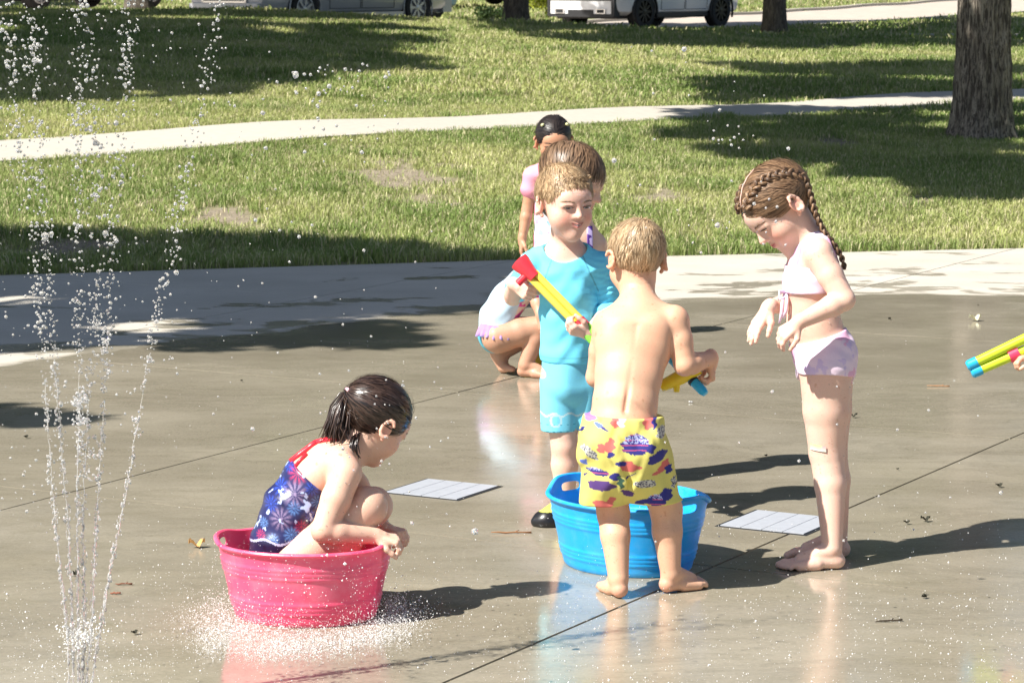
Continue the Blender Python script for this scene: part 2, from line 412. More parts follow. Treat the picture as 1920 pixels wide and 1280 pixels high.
# ------------------------------------------------------------------ grass blades
def blades(name, n, ysamp, lo, hi, hrange, wbase, seed, label, shadefall=1):
    rs = np.random.RandomState(seed)
    Y = ysamp(rs.rand(n)); X = (rs.rand(n)*2-1) * (.205*Y + .5)
    e = edge_y(X); keep = (Y > e + .01) & (seg_dist(X, Y, PATH) > .50+.16*fbm(X, Y, 3.5, 41, 2)) & (seg_dist(X, Y, WALK2) > .58) & ~in_street(X, Y, .08)
    b = bare(X, Y); keep &= rs.rand(n) > b*.95
    X, Y, b = X[keep], Y[keep], b[keep]; n = len(X); e = e[keep]
    Z = terr(X, Y)
    tall = fbm(X, Y, .9, 5, 3); yel = fbm(X, Y, .55, 9, 4); fy = rs.rand(n)
    edgeb = np.exp(-(Y-e)/.35)
    h = (hrange[0] + (hrange[1]-hrange[0])*rs.rand(n)) * (.55 + .9*tall) * (1 - .6*b) * (1 + .25*edgeb)
    tuft = fbm(X, Y, 2.2, 61, 2) > .70; h = h*np.where(tuft, 1.55, 1); yel = yel-.18*tuft
    ang = rs.rand(n)*2*math.pi; w = wbase*(.7+.6*rs.rand(n)); lean = .25 + .75*rs.rand(n)
    la = ang + math.pi/2 + rs.randn(n)*.6
    dx, dy = np.cos(ang)*w/2, np.sin(ang)*w/2; lx, ly = np.cos(la)*h*lean, np.sin(la)*h*lean
    v = np.zeros((n, 5, 3))
    v[:, 0] = np.c_[X-dx, Y-dy, Z-.005]; v[:, 1] = np.c_[X+dx, Y+dy, Z-.005]
    v[:, 2] = np.c_[X-dx*.75+lx*.35, Y-dy*.75+ly*.35, Z+h*.6]; v[:, 3] = np.c_[X+dx*.75+lx*.35, Y+dy*.75+ly*.35, Z+h*.6]
    v[:, 4] = np.c_[X+lx, Y+ly, Z+h*(1-.35*lean)]
    i = np.arange(n)*5
    f = np.concatenate([np.stack([i, i+1, i+3], -1), np.stack([i, i+3, i+2], -1), np.stack([i+2, i+3, i+4], -1)])
    g1 = np.array([.21, .29, .08]); g2 = np.array([.43, .46, .17]); st = np.array([.60, .55, .33])
    k = np.clip((yel-.32)*3.0 + (fy-.5)*.8, 0, 1)[:, None]
    c = g1*(1-k)+g2*k; straw = (fy > .80 - .35*np.clip(yel-.45, 0, 1) - .3*b)[:, None]
    c = np.where(straw, st*(.7+.5*rs.rand(n))[:, None], c) * (.88+.24*rs.rand(n))[:, None]
    cc = np.repeat(c, 5, 0)
    o = mesh_obj(name, v.reshape(-1, 3), f, M['grass'], None, False, cc)
    return tag(o, label, "grass", kind='stuff')
blades("grass", 430000, lambda r: 15.3 + 12.7*r**.9, 0, 0, (.03, .07), .0060, 11, "grass growing between the splash pad and the footpath")
blades("grass", 240000, lambda r: 27 + 19*r, 0, 0, (.045, .09), .012, 12, "sunlit grass on the mound beyond the footpath")
blades("grass", 90000, lambda r: 45 + 55*r, 0, 0, (.06, .11), .032, 13, "far grass strips beside the street")

# ------------------------------------------------------------------ drains in the pad
def drain(cx, cy, side, label):
    e = empty("drain_cover", (cx, cy, 0), label, "drain cover", "drain covers set in the splash pad")
    def q(a, b): p = np.array([cx, cy]) + U_*a + V_*b; return (p[0], p[1])
    def slab(a0, a1, b0, b1, z0, z1):
        m = MB(); c = [q(a0, b0), q(a1, b0), q(a1, b1), q(a0, b1)]
        m.add([(x, y, z0) for x, y in c] + [(x, y, z1) for x, y in c], [(0,1,2,3),(7,6,5,4),(0,4,5,1),(1,5,6,2),(2,6,7,3),(3,7,4,0)]); return m
    h = side/2
    slab(-h-.012, h+.012, -h-.012, h+.012, -.01, .0016).build("frame", M['rubber'], e)
    n = 4; w = side/n
    for k in range(n):
        slab(-h, h, -h+k*w+.0012, -h+(k+1)*w-.0012, .0, .0042).build("panel", M['drain'], e)
    for k in range(n+1):
        pass
    return e
M['rubber'] = simple("black_rubber", (.015, .016, .017), .6)
M['drain'] = simple("white_drain_plastic", (.40, .42, .46), .35, 0, .06, 40)
drain(-.225, 8.99, .265, "white square drain cover between the pink tub and the blue tub")
drain(.815, 8.443, .275, "white square drain cover behind the shins of the girl with braids")

# ------------------------------------------------------------------ trees
def bark_mat(name, c1, c2, sc):
    m, nt, b = new_mat(name)
    n = noise_tex(nt, sc, 6, .7, mscale=(1, 1, .14), dist=.6); n2 = noise_tex(nt, sc*6, 4, .7)
    n3 = noise_tex(nt, sc*2.2, 5, .6, mscale=(1, 1, .13), dist=1.0)
    c = mixc(nt, mathn(nt, 'MULTIPLY', ramp(nt, n.outputs[0], [(.36, .25), (.55, 1)]).outputs[0], ramp(nt, n3.outputs[0], [(.44, .12), (.52, 1)]).outputs[0]), c1, c2)
    c = mixc(nt, 1, c, ramp(nt, n2.outputs[0], [(.3, .8), (.7, 1.15)]).outputs[0], 'MULTIPLY')
    L(nt, c, b.inputs["Base Color"]); b.inputs["Roughness"].default_value = .9
    bump(nt, b, mathn(nt, 'ADD', mathn(nt, 'MULTIPLY_ADD', n2.outputs[0], .3, n.outputs[0]), mathn(nt, 'MULTIPLY', n3.outputs[0], 1.2)), 1.0, .03)
    return m
M['bark'] = bark_mat("grey_brown_bark", (.06, .047, .036), (.40, .345, .275), 24)
M['bark2'] = bark_mat("dark_bark", (.06, .048, .04), (.17, .14, .11), 16)
def trunk_mesh(x, y, r, h, parent, mat, seg=40, rows=60, ridge=.012, leanx=0, seed=0):
    z0 = TZ(x, y) - .08; v = []
    for i in range(rows+1):
        t = i/rows; z = h*t**1.25; rr = r*(1 - .35*t) * (1 + .42*math.exp(-z/.16) + .10*math.exp(-z/.8))
        for k in range(seg):
            a = 2*math.pi*k/seg; p = Vector((math.cos(a)*rr*7, math.sin(a)*rr*7, z*.9 + seed))
            lobes = 1 + .10*math.exp(-z/.22)*math.cos(5*a + seed)
            s = mnoise.noise(Vector((p.x*3.4, p.y*3.4, z*2.2+seed))) ; s2 = 1-abs(mnoise.noise(Vector((p.x*5+4, p.y*5, z*3.3+seed))))*2
            rad = rr*lobes + ridge*(s2*.9 + s*.6)
            v.append((x + leanx*z + math.cos(a)*rad, y + math.sin(a)*rad, z0 + z))
    f = [(i*seg+k, i*seg+(k+1) % seg, (i+1)*seg+(k+1) % seg, (i+1)*seg+k) for i in range(rows) for k in range(seg)]
    return mesh_obj("trunk", v, f, mat, parent, True)
def crown(parent, clusters, per, size, seed, c1=(.045, .085, .018), c2=(.10, .16, .04)):
    rs = np.random.RandomState(seed); vs, cs = [], []
    for (cx, cy, cz, r) in clusters:
        n = int(per*r*r)
        d = rs.randn(n, 3); d /= np.linalg.norm(d, axis=1)[:, None]
        d *= (rs.rand(n)**.45)[:, None]*r; d[:, 2] *= .7
        c = d + np.array([cx, cy, cz])
        hol = fbm(c[:, 0]+c[:, 2]*.4, c[:, 1]+c[:, 2]*.3, 1.1, seed, 2); c = c[hol > .30]; n = len(c)
        a = rs.randn(n, 3); a /= np.linalg.norm(a, axis=1)[:, None]; b = np.cross(a, rs.randn(n, 3)); b /= np.linalg.norm(b, axis=1)[:, None]
        s = size*(.6+.8*rs.rand(n))[:, None]
        vs.append(np.stack([c-a*s, c-b*s*.5, c+a*s, c+b*s*.5], 1).reshape(-1, 3))
        k = rs.rand(n, 1); cs.append(np.repeat(np.array(c1)*(1-k)+np.array(c2)*k, 4, 0))
    v = np.concatenate(vs); c = np.concatenate(cs); f = np.arange(len(v)).reshape(-1, 4)
    o = mesh_obj("crown", v, f, M['leaf'], parent, False, c); return o
def limbs(parent, base, targets, r, mat):
    for t in targets:
        m = MB(); p0 = np.array(base); p1 = np.array(t[:3]); mid = (p0+p1)/2 + np.array([0, 0, .12*np.linalg.norm(p1-p0)])
        pts = [p0*(1-s)**2 + 2*mid*s*(1-s) + p1*s*s for s in np.linspace(0, 1, 7)]
        m.tube(pts, list(np.linspace(r, r*.25, 7)), 8); m.build("limb", mat, parent, True)
def tree(x, y, r, h, clusters, label, seed, per=900, size=.13, mat=None, name="shade_tree", nlimb=6, rows=50, seg=36, ridge=.012, group=None):
    z = TZ(x, y); e = empty(name, (x, y, z), label, "tree", group)
    mat = mat or M['bark2']
    trunk_mesh(x, y, r, h, e, mat, seg, rows, ridge, 0, seed)
    limbs(e, (x, y, z+h*.82), clusters[:nlimb], r*.5, mat)
    crown(e, clusters, per, size, seed)
    return e
def shade(px0, py0, zg, hgt, r, Yfix=None):                 # leaves whose shadow lands on a given spot of the ground
    if zg < .03: g = G(px0, py0, zg)
    else: q = TG(px0, py0); zg = TZ(*q); g = (q[0], q[1], zg)
    k = (hgt - zg)/SUNV.z
    return (g[0]+SUNV.x*k, g[1]+SUNV.y*k, hgt, r)
def shade_field(x0, x1, dx, top, bot, dy, h, r, seed, skip=.12):
    rs = random.Random(seed); out = []; x = x0
    while x <= x1:
        y = top(x)
        while y <= bot(x):
            if rs.random() > skip: out.append(shade(x+rs.uniform(-.4, .4)*dx, y+rs.uniform(-.35, .35)*dy, 1, h+rs.uniform(-.5, .5), r*rs.uniform(.75, 1.2)))
            y += dy
        x += dx
    return out
def rnd_crown(x, y, z, R, n, r, seed, flat=.6):
    rs = random.Random(seed); out = []
    for _ in range(n):
        a = rs.uniform(0, 6.28); q = R*rs.random()**.6; out.append((x+math.cos(a)*q, y+math.sin(a)*q, z+rs.uniform(-1, 1)*R*flat, r*rs.uniform(.7, 1.2)))
    return out
# the big trunk at the right edge
cl = (shade_field(1370, 1960, 60, lambda x: 212, lambda x: np.interp(x, [1370, 1450, 1600, 1750, 1950], [275, 300, 310, 345, 372]), 22, 7, .58, 33, .14) + [shade(1300, 262, 1, 7, .26), shade(1340, 240, 1, 7, .22)]
      + shade_field(1470, 1960, 72, lambda x: 128, lambda x: 190, 16, 8.5, .85, 34, .08) + [shade(1350, 192, 1, 8, .35), shade(1410, 186, 1, 8, .45)])
rs_ = random.Random(2); rs_.shuffle(cl)
tree(4.15, 25.0, .235, 5.6, cl + rnd_crown(6.2, 26.6, 9, 3.2, 10, 1.4, 5), "big furrowed trunk on the lawn at the right, dappled with light", 3, mat=M['bark'], seg=110, rows=150, ridge=.022, per=1300, nlimb=14)
# two dark trunks near the street
band = shade_field(1100, 1980, 62, lambda x: 47-.012*(x-1100), lambda x: np.interp(x, [1060, 1250, 1500, 1920], [60, 86, 91, 84]), 7, 8, 1.45, 35, .08)
random.Random(3).shuffle(band)
cl = [c for c in band if c[0] < .5]
tree(.07, 50.0, .22, 4.6, cl + rnd_crown(.6, 50, 9.5, 3.3, 8, 1.7, 8) , "dark trunk standing left of the white car's rear bumper", 8, per=420, size=.21, nlimb=9)
cl = [c for c in band if c[0] >= .5]
tree(4.8, 52.0, .21, 4.6, cl + rnd_crown(5.2, 52.5, 9.5, 3.6, 9, 1.8, 9), "dark trunk standing right of the white car by the street", 9, per=420, size=.21, nlimb=9)
tree(-6.07, 46.3, .2, 4.2, rnd_crown(-6.3, 46, 7.5, 3.6, 10, 1.8, 10), "dark trunk on the mound in front of the silver van", 10, per=400, size=.2)
# trees left of the picture whose shade falls across the pad and the lawn
cl = [shade(60, 560, 0, 6.0, 1.15), shade(260, 545, 0, 6.5, 1.1), shade(480, 560, 0, 6.2, 1.0), shade(640, 520, 0, 6.6, .95), shade(760, 560, 0, 6.8, .75),
      shade(150, 640, 0, 5.6, .6), shade(420, 632, 0, 5.8, .5), shade(600, 618, 0, 6.0, .45), shade(700, 640, 0, 6, .28), shade(880, 500, 0, 7, .55), shade(40, 480, .02, 7, 1.3), shade(180, 598, 0, 6.2, .8), shade(40, 600, 0, 6.2, .8), shade(10, 640, 0, 6.2, .4), shade(230, 625, 0, 6.2, .5), shade(60, 570, 0, 6.2, .8), shade(330, 590, 0, 6.2, .7), shade(860, 545, 0, 6.8, .5), shade(330, 480, .02, 7, 1.1), shade(560, 478, .02, 7, .9), shade(770, 488, .02, 7, .7),
      shade(20, 782, 0, 5.0, .22), shade(110, 788, 0, 5.0, .14), shade(-60, 775, 0, 5, .25), shade(20, 660, 0, 5.4, .4)]
tree(-6.6, 10.5, .3, 4.4, cl + rnd_crown(-9.0, 11.0, 6.8, 1.5, 5, 1.1, 2), "leafy tree left of the splash pad shading its far corner", 2, per=1900, size=.11, nlimb=9)
cl = shade_field(-160, 715, 73, lambda x: 22+.02*x, lambda x: np.interp(x, [0, 300, 600, 780, 850], [188, 158, 128, 120, 60]), 17, 9, 1.25, 31, .03)
tree(-12.5, 31, .4, 6, cl + rnd_crown(-13, 31, 9, 2.5, 5, 1.6, 4), "tall tree left of the mound shading its upper slope", 4, per=900, size=.19, nlimb=12)
# trees across the street (mirrored in the wet pad)
far = [(-27, 70, 17, "leftmost"), (-20, 84, 20, "second from the left"), (-12, 92, 22, "third from the left"), (-4, 96, 20, "fourth from the left"), (5, 104, 24, "fourth from the right"), (15, 112, 25, "third from the right"), (26, 120, 26, "second from the right"), (36, 108, 24, "rightmost")]
for i, (x, y, hh, w_) in enumerate(far):
    tree(x, y, .35, hh*.3, rnd_crown(x, y, hh*.58, hh*.30, 26, hh*.15, 20+i, 1.1), "tall tree across the street mirrored in the wet pad, "+w_, 20+i, per=130, size=.42, group="trees across the street", rows=10, seg=12)

# shrubs
def shrub(x, y, r, h, label, c1, c2, seed):
    z = TZ(x, y); e = empty("shrub", (x, y, z), label, "shrub")
    m = MB()
    for k in range(7):
        a = k*.9; m.tube([(x, y, z-.05), (x+math.cos(a)*r*.4, y+math.sin(a)*r*.4, z+h*.7)], [.02, .008], 5)
    m.build("stem", M['bark2'], e)
    rs = random.Random(seed)
    cls = [(x+rs.uniform(-1, 1)*r*.65, y+rs.uniform(-1, 1)*r*.5, z+h*rs.uniform(.3, .75), r*rs.uniform(.35, .5)) for _ in range(9)]
    o = crown(e, cls, 2400, .045, seed, c1, c2); o.name = "foliage"
shrub(.95, 71.5, .95, 1.1, "bright yellow green bush between the dark trunk and the white car", (.22, .27, .02), (.42, .44, .06), 3)
shrub(-.45, 67.5, .45, .4, "small dark green shrub left of the yellow green bush", (.03, .06, .02), (.07, .11, .03), 4)
# ------------------------------------------------------------------ vehicles (built in their own frame: +X forward, wheels on z=0)
M['tyre'] = simple("tyre_rubber", (.02, .02, .021), .8)
M['blackrim'] = simple("black_alloy", (.012, .012, .013), .35, .5, spec=.5)
M['silverrim'] = simple("silver_alloy", (.5, .5, .52), .35, .7)
M['white_paint'] = simple("white_car_paint", (.86, .87, .89), .25, 0, .02, 2, coat=.6)
M['silver_paint'] = simple("silver_grey_car_paint", (.50, .51, .54), .32, .25, .03, 2, coat=.5)
M['blue_paint'] = simple("blue_car_paint", (.10, .30, .55), .3, 0, .03, 2, coat=.5)
M['trim'] = simple("black_trim", (.02, .02, .022), .55)
M['chrome'] = simple("chrome", (.75, .75, .77), .12, 1, .02)
M['glass'] = simple("dark_car_glass", (.02, .03, .04), .05, 0, .02, coat=1)
M['redlens'] = simple("red_lens", (.5, .02, .015), .2, coat=.8)
M['orange'] = simple("orange_lens", (.85, .25, .05), .2, coat=.8)
M['lens'] = simple("clear_lens", (.75, .78, .8), .1, coat=1)
M['badge'] = simple("blue_badge", (.03, .08, .35), .3, coat=.5)

def boolean_cut(o, cutter):
    md = o.modifiers.new("cut", 'BOOLEAN'); md.operation = 'DIFFERENCE'; md.object = cutter; md.solver = 'EXACT'
    dg = bpy.context.evaluated_depsgraph_get(); dg.update()
    me = bpy.data.meshes.new_from_object(o.evaluated_get(dg)); old = o.data
    o.modifiers.clear(); o.data = me; me.name = old.name
    bpy.data.meshes.remove(old); cm = cutter.data; bpy.data.objects.remove(cutter); bpy.data.meshes.remove(cm)

def loft_body(name, st, mat, parent, nseg=10):
    """stations: (x, zbottom, zbelt, half width)"""
    v, f = [], []
    ring = 14
    for (x, zb, zt, w) in st:
        h = zt-zb
        prof = [(0, zb), (w*.80, zb), (w*.95, zb+h*.10), (w*.985, zb+h*.28), (w, zb+h*.5), (w*.985, zb+h*.72), (w*.94, zb+h*.93), (w*.80, zt)]
        pts = prof + [(-a, b) for a, b in prof[::-1][:-1]]
        pts = pts[:len(pts)]
        for a, b in pts: v.append((x, -a, b))
    n = len(prof)*2-1; m = len(st)
    f = [(i*n+k, i*n+(k+1) % n, (i+1)*n+(k+1) % n, (i+1)*n+k) for i in range(m-1) for k in range(n)]
    f += [tuple(range(n))[::-1], tuple((m-1)*n+k for k in range(n))]
    o = mesh_obj(name, v, f, mat, None, False); o.parent = parent
    bm = bmesh.new(); bm.from_mesh(o.data); bmesh.ops.recalc_face_normals(bm, faces=bm.faces); bm.to_mesh(o.data); bm.free()
    return o

def wheel(parent, x, y, r, w, rimmat, spokes):
    s = 1 if y > 0 else -1
    m = MB(); m.lathe([(r*.60, -w*.3), (r*.66, -w/2), (r*.93, -w/2), (r, -w*.36), (r, w*.36), (r*.93, w/2), (r*.66, w/2), (r*.60, w*.3)], 40, 'y', None, (x, y, r), False)
    t = m.build("wheel", M['tyre'], parent, True, True)
    autosmooth(t, 35)
    m = MB(); m.lathe([(r*.67, s*w*.30), (r*.67, s*w*.49), (r*.62, s*w*.50), (r*.60, s*w*.2)], 36, 'y', None, (x, y, r))
    yy = y + s*w*.40
    for k in range(spokes):
        a = 2*math.pi*k/spokes; da = .10
        ca, sa = math.cos(a), math.sin(a)
        p = []
        for (rr, hw) in ((r*.10, .05*r), (r*.63, .075*r)):
            for q in (-1, 1): p.append((x+ca*rr-sa*hw*q, r+sa*rr+ca*hw*q))
        vv = [(a_, yy-s*.02, b_) for a_, b_ in p] + [(a_, yy+s*.012, b_) for a_, b_ in p]
        m.add(vv, [(0,1,3,2), (4,6,7,5), (0,4,5,1), (2,3,7,6), (0,2,6,4), (1,5,7,3)])
    m.lathe([(.0, s*w*.2), (r*.14, s*w*.2), (r*.14, s*w*.46), (r*.05, s*w*.48)], 14, 'y', None, (x, y, r))
    ri = m.build("rim", rimmat, t, True, True); autosmooth(ri, 35)
    m = MB(); m.lathe([(.001, -w*.1), (r*.64, -w*.1), (r*.64, w*.1), (.001, w*.1)], 24, 'y', None, (x, y, r))
    m.build("brake_disc", M['trim'], t, True, True)
    return t

def car(name, label, cat, x, y, yaw, kind, paint, z=None, rimmat=None):
    Lc, Wc, Hc, wr, wb = {'suv': (4.85, 1.96, 1.78, .385, 2.9), 'van': (5.1, 1.98, 1.8, .35, 3.05), 'sedan': (4.6, 1.82, 1.45, .33, 2.75)}[kind]
    e = empty(name, (x, y, TZ(x, y) if z is None else z), label, cat, None, None, yaw)
    rimmat = rimmat or M['silverrim']; a = Lc/2; w = Wc/2
    gb = {'suv': .30, 'van': .24, 'sedan': .22}[kind]; belt = {'suv': 1.12, 'van': 1.02, 'sedan': .90}[kind]
    hood = {'suv': 1.05, 'van': .95, 'sedan': .80}[kind]
    st = [(-a, gb+.28, belt-.12, w*.80), (-a+.03, gb+.10, belt-.04, w*.90), (-a+.14, gb+.02, belt, w*.965), (-a+.5, gb, belt, w), (0, gb, belt, w), (a*.30, gb, belt-.02, w),
          (a*.45, gb, hood+.04, w*.99), (a*.75, gb, hood-.04, w*.97), (a-.12, gb+.03, hood-.14, w*.90), (a-.03, gb+.1, hood-.24, w*.84), (a, gb+.22, hood-.34, w*.76)]
    body = loft_body("body", st, paint, e)
    xr, xf = -wb/2-.02, wb/2+.05
    for xx in (xr, xf):
        for s in (-1, 1):
            m = MB(); y0, y1 = sorted((s*(w+.1), s*(w-.32))); m.lathe([(wr*1.17, y0), (wr*1.17, y1)], 36, 'y', None, (xx, 0, wr*1.0))
            cut = m.build("cut", None, e, False, True); bm = bmesh.new(); bm.from_mesh(cut.data); bmesh.ops.recalc_face_normals(bm, faces=bm.faces); bm.to_mesh(cut.data); bm.free()
            bpy.context.view_layer.update(); boolean_cut(body, cut)
    if paint.name.startswith("white") or True: autosmooth(body, 32)
    # greenhouse
    rf = {'suv': (-a+.12, -a+.35, a*.12, a*.48), 'van': (-a+.10, -a+.28, a*.30, a*.62), 'sedan': (-a+.75, -a+1.45, a*.08, a*.42)}[kind]
    def gh(dx, wsc, z0, z1, nm, mt, par):
        b0, t0, t1, b1 = rf; wt = w*.74*wsc; wbm = w*.93*wsc
        v = [(b0-dx, -wbm, z0), (b1+dx, -wbm, z0), (b1+dx, wbm, z0), (b0-dx, wbm, z0), (t0-dx, -wt, z1), (t1+dx, -wt, z1), (t1+dx, wt, z1), (t0-dx, wt, z1)]
        o = mesh_obj(nm, v, [(0,3,2,1), (4,5,6,7), (0,1,5,4), (1,2,6,5), (2,3,7,6), (3,0,4,7)], mt, None, False); o.parent = par
        md = o.modifiers.new("b", 'BEVEL'); md.width = .07; md.segments = 3
        return o
    gh(0, 1, belt-.06, Hc-.06, "windows", M['glass'], e)
    m = MB()
    b0, t0, t1, b1 = rf; wt = w*.74; wbm = w*.93
    for s in (-1, 1):                                       # pillars and roof rails, proud of the glass
        for (xb, xt) in ((b0+.02, t0+.02), (b1-.02, t1), (.1, .05), (-.95 if kind != 'sedan' else -.8, -.95 if kind != 'sedan' else -.75)):
            m.tube([(xb, s*(wbm+.005), belt-.03), (xt, s*(wt+.012), Hc-.09)], .045, 6)
        m.tube([(t0, s*wt, Hc-.07), (t1, s*wt, Hc-.07)], .06, 8)
    m.box(t0-.02, t1+.02, -wt, wt, Hc-.085, Hc-.02)
    m.build("roof", paint, e, False, True)
    m = MB(); m.box(-a+.25, a-.3, -w*.78, w*.78, gb-.06, gb+.08); m.build("underbody", M['trim'], e, False, True)
    for xx in (xr, xf):
        for s in (-1, 1):
            wheel(e, xx, s*(w-.13), wr, .24, rimmat, 10 if kind == 'suv' else 7)
            m = MB(); m.tube([(xx+math.cos(t)*wr*1.17, s*(w-.012), wr+math.sin(t)*wr*1.17) for t in np.linspace(-.35, math.pi+.35, 22)], .028 if kind == 'suv' else .014, 6)
            m.build("arch_trim", M['trim'] if kind == 'suv' else paint, e, True, True)
    # door seams, handles, sills
    for s in (-1, 1):
        for x0, x1 in ((.08, .92), (-.86, .04)):
            d = MB(); ww = w*1.0
            for (p, q) in (((x0, gb+.12), (x0, belt-.05)), ((x1, gb+.12), (x1, belt-.05)), ((x0, gb+.12), (x1, gb+.12))):
                d.tube([(p[0], s*(ww*.985), p[1]), ((p[0]+q[0])/2, s*(ww*1.0), (p[1]+q[1])/2), (q[0], s*(ww*.965), q[1])], .005, 5)
            dd = d.build("door", M['trim'], e, False, True)
            hm = MB(); hm.tube([(x0+.10, s*(w*.99), belt-.17), (x0+.14, s*(w+.022), belt-.17), (x0+.26, s*(w+.022), belt-.17), (x0+.30, s*(w*.99), belt-.17)], .012, 6)
            hm.build("handle", M['chrome'] if kind != 'suv' else paint, dd, True, True)
        m = MB(); m.box(xr+wr*1.2, xf-wr*1.2, s*w*.90 - .02, s*w*.90 + .07*s + .02, gb-.03, gb+.05); m.build("sill", M['trim'] if kind != 'van' else paint, e, False, True)
        m = MB(); m.box(xf-.65, xf-.5, s*(w+.03), s*(w+.2), belt+.02, belt+.17); m.build("mirror", paint, e, False, True)
        lm = MB(); lm.box(a-.22, a-.06, s*w*.88-.20*s if s > 0 else s*w*.88, s*w*.88 if s > 0 else s*w*.88+.20, hood-.30, hood-.14); lm.build("headlight", M['lens'], e, False, True)
        om = MB(); y0, y1 = sorted((s*(w*.90), s*(w*.93))); om.box(a-.30, a-.13, y0, y1, hood-.32, hood-.20); om.build("turn_signal", M['orange'], e, False, True)
        tm = MB(); y0, y1 = sorted((s*w*.62, s*w*.955)); tm.box(-a-.012, -a+.16, y0, y1, belt-.22, belt-.06); tm.build("tail_light", M['redlens'], e, False, True)
    if kind == 'suv':
        # rear valance: dark frame, white plate, two square exhaust tips, red reflectors
        m = MB(); m.box(-a-.03, -a+.20, -w*.86, w*.86, .48, .80); m.build("bumper", paint, e, False, True)
        m = MB()
        for s in (-1, 1):
            y0, y1 = sorted((s*w*.88, s*w*.80)); m.box(-a-.045, -a+.16, y0, y1, .30, .66)
        m.box(-a-.045, -a+.1, -w*.80, w*.80, .62, .665); m.box(-a-.04, -a+.2, -w*.84, w*.84, .28, .345)
        m.box(-a-.036, -a+.2, -w*.34, w*.34, .345, .43)
        m.build("diffuser", M['trim'], e, False, True)
        m = MB(); m.box(-a-.035, -a+.1, -w*.80, w*.80, .345, .62); m.build("valance", paint, e, False, True)
        for s in (-1, 1):
            m = MB(); y0, y1 = sorted((s*w*.42, s*w*.66)); m.box(-a-.07, -a+.1, y0, y1, .35, .45); ex = m.build("exhaust_tip", M['chrome'], e, False, True)
            m = MB(); y0, y1 = sorted((s*w*.45, s*w*.63)); m.box(-a-.073, -a-.06, y0, y1, .365, .435); m.build("opening", M['trim'], ex, False, True)
            m = MB(); y0, y1 = sorted((s*w*.70, s*w*.90)); m.box(-a-.05, -a+.06, y0, y1, .70, .735); m.build("reflector", M['redlens'], e, False, True)
        m = MB(); m.box(-a-.04, -a-.02, -.26, .26, .86, .98); m.build("licence_plate", M['lens'], e, False, True)
    if kind == 'van':
        m = MB()
        for k in range(4): m.box(a-.035, a+.035, -w*.48, w*.48, .52+.075*k, .552+.075*k)
        m.box(a-.03, a+.045, -w*.52, w*.52, .47, .50); m.box(a-.03, a+.045, -w*.52, w*.52, .80, .83)
        for s in (-1, 1): m.box(a-.03, a+.045, s*w*.5-.02, s*w*.5+.02, .47, .83)
        m.build("grille", M['chrome'], e, False, True)
        m = MB(); m.box(a-.06, a+.01, -w*.5, w*.5, .48, .82); m.build("grille_backing", M['trim'], e, False, True)
        m = MB(); v = [(a+.055, .15*math.cos(t), .66+.065*math.sin(t)) for t in np.linspace(0, 2*math.pi, 25)[:-1]]
        m.add(v + [(p[0]-.03, p[1], p[2]) for p in v], [tuple(range(24))] + [(k, (k+1) % 24, 24+(k+1) % 24, 24+k) for k in range(24)])
        m.build("badge", M['badge'], e, False, True)
        m = MB(); m.box(a-.15, a+.07, -w*.80, w*.80, .28, .46); m.build("bumper", paint, e, False, True)
        m = MB(); m.box(-a-.06, -a+.2, -w*.93, w*.93, .26, .50); m.build("bumper", paint, e, False, True)
        for s in (-1, 1):
            m = MB(); y0, y1 = sorted((s*(w-.01), s*(w+.012))); m.box(-a+.3, a*.6, y0, y1, .60, .635); m.build("side_moulding", M['badge'] if False else M['silver_paint'], e, False, True)
    return e
yw = math.atan2(.8, .6)
car("parked_car", "white luxury off-roader parked with its rear bumper and twin exhaust tips towards the lawn", "car", 2.92, 61.8, yw, 'suv', M['white_paint'], .365, M['blackrim'])
car("parked_van", "silver grey minivan with chrome grille and blue oval badge behind the mound", "van", -3.42, 51.2, yw+math.pi, 'van', M['silver_paint'], .60)
car("parked_car", "white sedan far behind the silver van", "car", -1.35, 78.0, yw*.55, 'sedan', M['white_paint'], .66)
car("parked_car", "blue sedan mostly hidden behind the silver van's rear end", "car", -3.3, 66.5, yw+math.pi, 'sedan', M['blue_paint'], .50)
car("parked_car", "white sedan at the far left behind the dark trunk on the mound", "car", -8.2, 52.0, yw+math.pi, 'sedan', M['white_paint'], .93)
# ------------------------------------------------------------------ solid modelling from distance fields
def V3(*a): return np.array(a, float)
def nrm(v): v = np.asarray(v, float); return v/(np.linalg.norm(v)+1e-12)
class Prim:
    def __init__(s, kind, lo, hi, **kw): s.kind, s.lo, s.hi = kind, np.array(lo), np.array(hi); s.__dict__.update(kw)
def cone(a, b, ra, rb):
    a, b = np.asarray(a, float), np.asarray(b, float); r = max(ra, rb)
    return Prim('cone', np.minimum(a-ra, b-rb), np.maximum(a+ra, b+rb), a=a, b=b, ra=ra, rb=rb)
def ball(c, r): return cone(c, np.asarray(c)+1e-4, r, r)
def ell(c, r, Rm=None):
    c = np.asarray(c, float); r = np.asarray(r, float); m = r.max(); Rm = np.eye(3) if Rm is None else Rm
    ext = np.sqrt(((Rm*r)**2).sum(1))
    return Prim('ell', c-ext, c+ext, c=c, r=r, R=Rm)
def loft(secs):                                              # [(centre, rx, ry, xaxis)]
    lo = np.min([s[0]-max(s[1], s[2]) for s in secs], 0); hi = np.max([s[0]+max(s[1], s[2]) for s in secs], 0)
    return Prim('loft', lo, hi, secs=secs)
